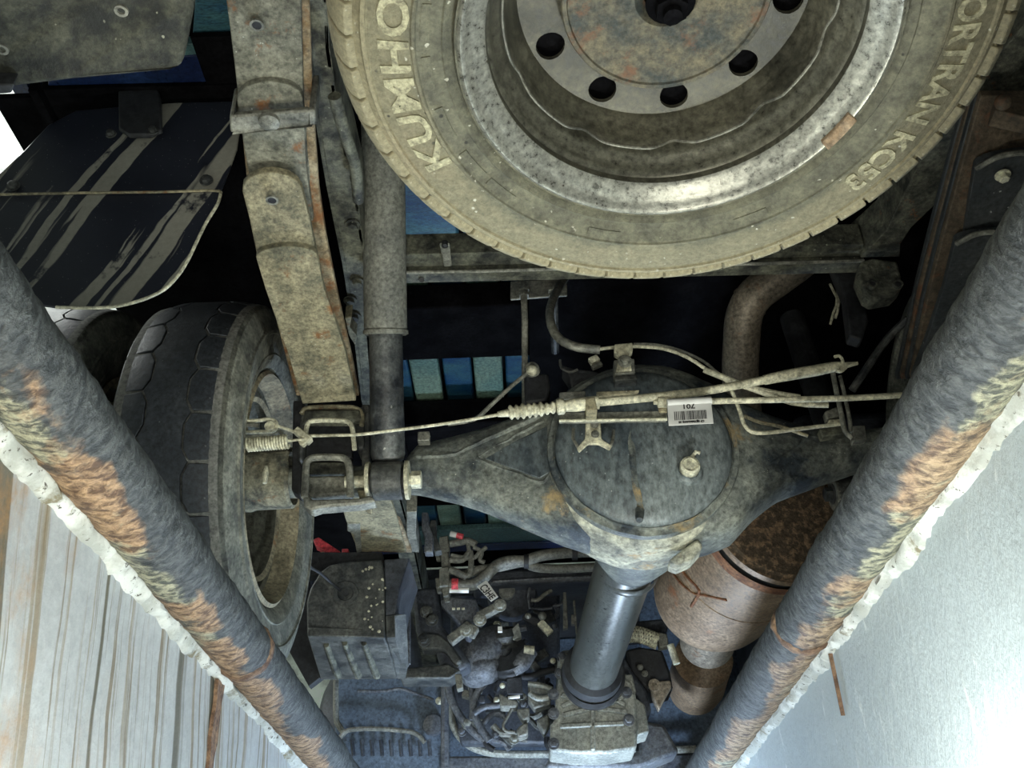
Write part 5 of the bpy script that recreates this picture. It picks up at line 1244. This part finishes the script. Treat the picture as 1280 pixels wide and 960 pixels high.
# dense small plumbing between the mounts and the gearbox
tpm = thing('transmission_plumbing', P(610, 930, y=2.95), 'dense dim jumble of small brackets, hoses and unions filling the bay beside the gearbox', 'plumbing')
rp = random.Random(11)
MB().slab([P(x, y, y=3.05) for x, y in ((562, 742), (700, 738), (700, 850), (690, 930), (575, 930), (565, 850))], (0, .05, 0)).build('casing_wall', M_DARKB, tpm, bev=.01)
for i in range(26):
    x = rp.uniform(572, 698); y = rp.uniform(752, 925); yy = rp.uniform(2.84, 2.98)
    a = rp.uniform(0, pi); L = rp.uniform(8, 22)
    pts = [P(x, y, y=yy)]
    for q in range(3):
        a += rp.uniform(-.9, .9); x += cos(a) * L * .6; y += sin(a) * L * .6; pts.append(P(x, y, y=yy))
    MB().tube(pts, rp.uniform(.004, .010), 8, 3).build('hose', rp.choice((M_GEARD, M_DARK, M_RUB, M_CONN)), tpm)
for i in range(34):
    c = P(rp.uniform(568, 700), rp.uniform(750, 925), y=rp.uniform(2.86, 2.98)); rot = Matrix.Rotation(rp.uniform(0, 3), 3, 'Y')
    o = MB().box(c, (rp.uniform(.02, .06), .03, rp.uniform(.01, .035)), rot)
    o.build('bracket', rp.choice((M_GEARD, M_DARK, M_CONN, M_DARKB)), tpm, bev=.003)
for i in range(14):
    MB().hexbolt(P(rp.uniform(570, 698), rp.uniform(750, 925), y=2.85), (rp.uniform(-.4, .4), -1, .2), rp.uniform(.006, .011), .014).build('bolt', rp.choice((M_GEAR, M_BOLT, M_GEARD)), tpm)

# heat shielded starter side
hs2 = thing('catalyst_shield', P(800, 880, y=2.7), 'dark folded heat shield with a pale clamp eye, between gearbox and exhaust elbow', 'heat shield')
YHs = 2.72
plate([P(x, y, y=YHs) for x, y in ((782, 812), (800, 808), (828, 812), (838, 840), (842, 862), (812, 866), (788, 840))], (0, .12, 0), 'shield_panel', M_RUB, hs2, bev=.008)
plate([P(x, y, y=YHs - .02) for x, y in ((780, 820), (790, 838), (808, 862), (815, 890), (805, 895), (790, 862), (776, 840))], (0, .12, 0), 'shield_panel', M_DARKB, hs2, bev=.008)
plate([P(x, y, y=YHs - .04) for x, y in ((812, 852), (838, 850), (840, 858), (832, 872), (824, 888), (816, 872))], (0, .03, 0), 'clamp_plate', M_TAIL, hs2, bev=.004)
c = P(818, 856, y=YHs - .045); MB().lathe([(.008, 0), (.016, 0), (.016, .01), (.008, .01)], c, (0, 1, 0), 18, closed=True).build('clamp_eye', M_TAIL, hs2)
for x, y in ((800, 834), (806, 842)): MB().ball(P(x, y, y=YHs - .03), .009).build('rivet', M_CONN, hs2)
plate([P(x, y, y=YHs - .03) for x, y in ((822, 790), (834, 792), (836, 808), (824, 810))], (0, .03, 0), 'strap_buckle', M_CONN, hs2, bev=.003)
MB().tube([P(x, y, y=YHs - .04) for x, y in ((838, 806), (842, 818), (846, 830))], .010, 10, 3).build('pale_sleeve', M_BOLT, hs2)
bh = thing('braided_hose', P(800, 805, y=2.7), 'metal braided flexible hose between the propeller shaft and the muffler', 'hose')
ba = P(772, 796, y=2.70); bb_ = P(822, 802, y=2.70); bm_ = P(797, 793, y=2.70)
path = smooth_path([ba, bm_, bb_], 14)
MB().tube(path, .019, 16).build('hose_core', M_RUB, bh)
def braid(sgn, ph):
    pts = []
    ns = len(path)
    for i in range((ns - 1) * 3 + 1):
        t = i / 3; i0 = min(int(t), ns - 2); p = path[i0].lerp(path[i0 + 1], t - i0); d = (path[i0 + 1] - path[i0]).normalized(); u = d.cross(V((0, 1, 0))).normalized(); v = d.cross(u)
        a = sgn * i * .22 + ph; pts.append(p + (u * cos(a) + v * sin(a)) * .0205)
    return pts
mb = MB()
for q in range(6):
    for s_ in (-1, 1): mb.tube(braid(s_, q * pi / 3), .0024, 5)
br_ = mb.build('wire_braid', M_BOLT, bh); br_['kind'] = 'stuff'

# ---- cab underside ahead: floor pan, wheel arch, lower valance ----
fp = thing('cab_underside', (0, 3.9, .35), 'dark blue-grey cab floor and lower valance closing the view below the gearbox', 'floor pan')
MB().box((0, 4.2, .90), (1.6, 1.4, .04)).build('floor_pan', M_DARKB, fp)
MB().box((0, 4.9, .62), (1.6, .05, .60)).build('bulkhead', M_DARKB, fp)
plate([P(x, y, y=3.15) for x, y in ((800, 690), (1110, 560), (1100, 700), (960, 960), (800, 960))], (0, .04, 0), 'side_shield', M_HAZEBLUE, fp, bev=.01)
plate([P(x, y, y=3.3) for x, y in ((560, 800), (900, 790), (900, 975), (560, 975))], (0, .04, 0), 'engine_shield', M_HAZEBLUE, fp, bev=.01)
MB().tube([P(x, y, y=3.1) for x, y in ((563, 850), (563, 880), (566, 905), (578, 925), (600, 938), (640, 943), (760, 941), (870, 936))], .011, 10, 4).build('valance_seal', M_GEAR, fp)
plate([P(x, y, y=3.12) for x, y in ((555, 945), (880, 941), (890, 975), (555, 975))], (0, .05, 0), 'valance', M_GEARD, fp, bev=.008)
fg = thing('wheel_arch_guard', P(490, 950, y=3.2), 'dim blue-black wheel arch liner with a pale edge, below the side box', 'wheel arch')
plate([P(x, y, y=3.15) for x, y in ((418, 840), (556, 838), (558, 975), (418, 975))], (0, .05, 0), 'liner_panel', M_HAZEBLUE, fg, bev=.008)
MB().tube([P(x, y, y=3.12) for x, y in ((420, 848), (420, 895), (424, 908), (432, 918))], .009, 8, 3).build('liner_edge', M_CONN, fg)
MB().tube([P(x, y, y=3.12) for x, y in ((447, 864), (480, 864), (500, 861), (520, 867), (542, 875))], .005, 8, 3).build('fold_line', M_GEARD, fg)
MB().tube([P(x, y, y=3.10) for x, y in ((425, 922), (435, 913), (465, 911), (500, 913), (520, 917), (531, 928))], .007, 8, 3).build('arch_lip', M_CONN, fg)
MB().ball(P(549, 876, y=3.1), .012).build('bright_stud', M_BOLT, fg)
for x in range(440, 540, 12):
    MB().tube([P(x, 925, y=3.12), P(x + 2, 945, y=3.12)], .006, 8).build('liner_rib', M_DARKB, fg)
MB().tube([P(x, y, y=3.05) for x, y in ((556, 850), (556, 960))], .012, 8).build('liner_post', M_GEARD, fg)
MB().lathe([(.0001, 0), (.03, .004), (.032, .02)], P(541, 905, y=3.12), (0, 1, 0), 20).build('liner_plug', M_GEARD, fg)
# front wheel glimpsed beyond the liner
fw = thing('wheel', (-.66, 4.0, 0), 'front wheel of the truck hidden in the dark beyond the arch liner', 'wheel')
MB().lathe([(.2, .08), (.30, .095), (.335, .075), (.34, 0), (.335, -.075), (.30, -.095), (.2, -.08)], (-.66, 4.0, .34), (1, 0, 0), 64).build('tyre', M_TREADD, fw)
MB().lathe([(.2, .06), (.15, .03), (.05, .05)], (-.66, 4.0, .34), (1, 0, 0), 48).build('rim', M_DARK, fw)
# fuel tank / inner side panel near the chalky rail
tk = thing('fuel_tank', (.62, 2.5, .25), 'shadowed dark blue-grey fuel tank wall between the muffler and the chalky rail', 'tank')
MB().box((.86, 2.75, .50), (.36, 1.3, .44)).build('tank_body', M_DARKB, tk, bev=.03)
# right-hand rear wheel
road_wheel(.90, 1.62, .352, .35, .19, 'rear tyre on the far side, hidden in shade behind the chalky rail', None, False, -1)
# upper right corner fittings
uc = thing('tail_bracket', P(1260, 150, y=1.0), 'brown rusty tail bracket in the corner beside the spare tyre lettering', 'bracket')
plate([P(x, y, y=1.0) for x, y in ((1248, 118), (1300, 122), (1300, 150), (1244, 138))], (0, .03, 0), 'bracket_plate', M_BROWN, uc)
MB().ball(P(1254, 128, y=.99), .012).build('bracket_stud', M_BROWN, uc)
plate([P(x, y, y=1.1) for x, y in ((1262, -20), (1300, -20), (1300, 120), (1255, 118))], (0, .03, 0), 'bracket_web', M_LEAFD, uc)

# ---- extra details seen up close ----
rs_ = random.Random(21)
sp3 = MB()
for i in range(46):
    c = P(rs_.uniform(452, 506), rs_.uniform(706, 790), y=YX - .001)
    if c.x < P(482, 750, y=YX).x: sp3.ball(c, rs_.uniform(.0015, .004), 6, (1, .4, 1))
o = sp3.build('mud_spatter', M_BOLT, bx); o['kind'] = 'stuff'
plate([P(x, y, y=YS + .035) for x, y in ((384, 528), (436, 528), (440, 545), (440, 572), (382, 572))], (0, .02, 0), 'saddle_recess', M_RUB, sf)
plate([P(x, y, y=YS + .006) for x, y in ((380, 512), (450, 511), (452, 524), (440, 527), (386, 527), (378, 530))], (0, .02, 0), 'bump_stop', M_FRAME, sf, bev=.004)
plate([P(x, y, y=YS + .0) for x, y in ((382, 594), (438, 593), (440, 618), (384, 622))], (0, .03, 0), 'tube_clamp', M_GREYM, sf, bev=.006)
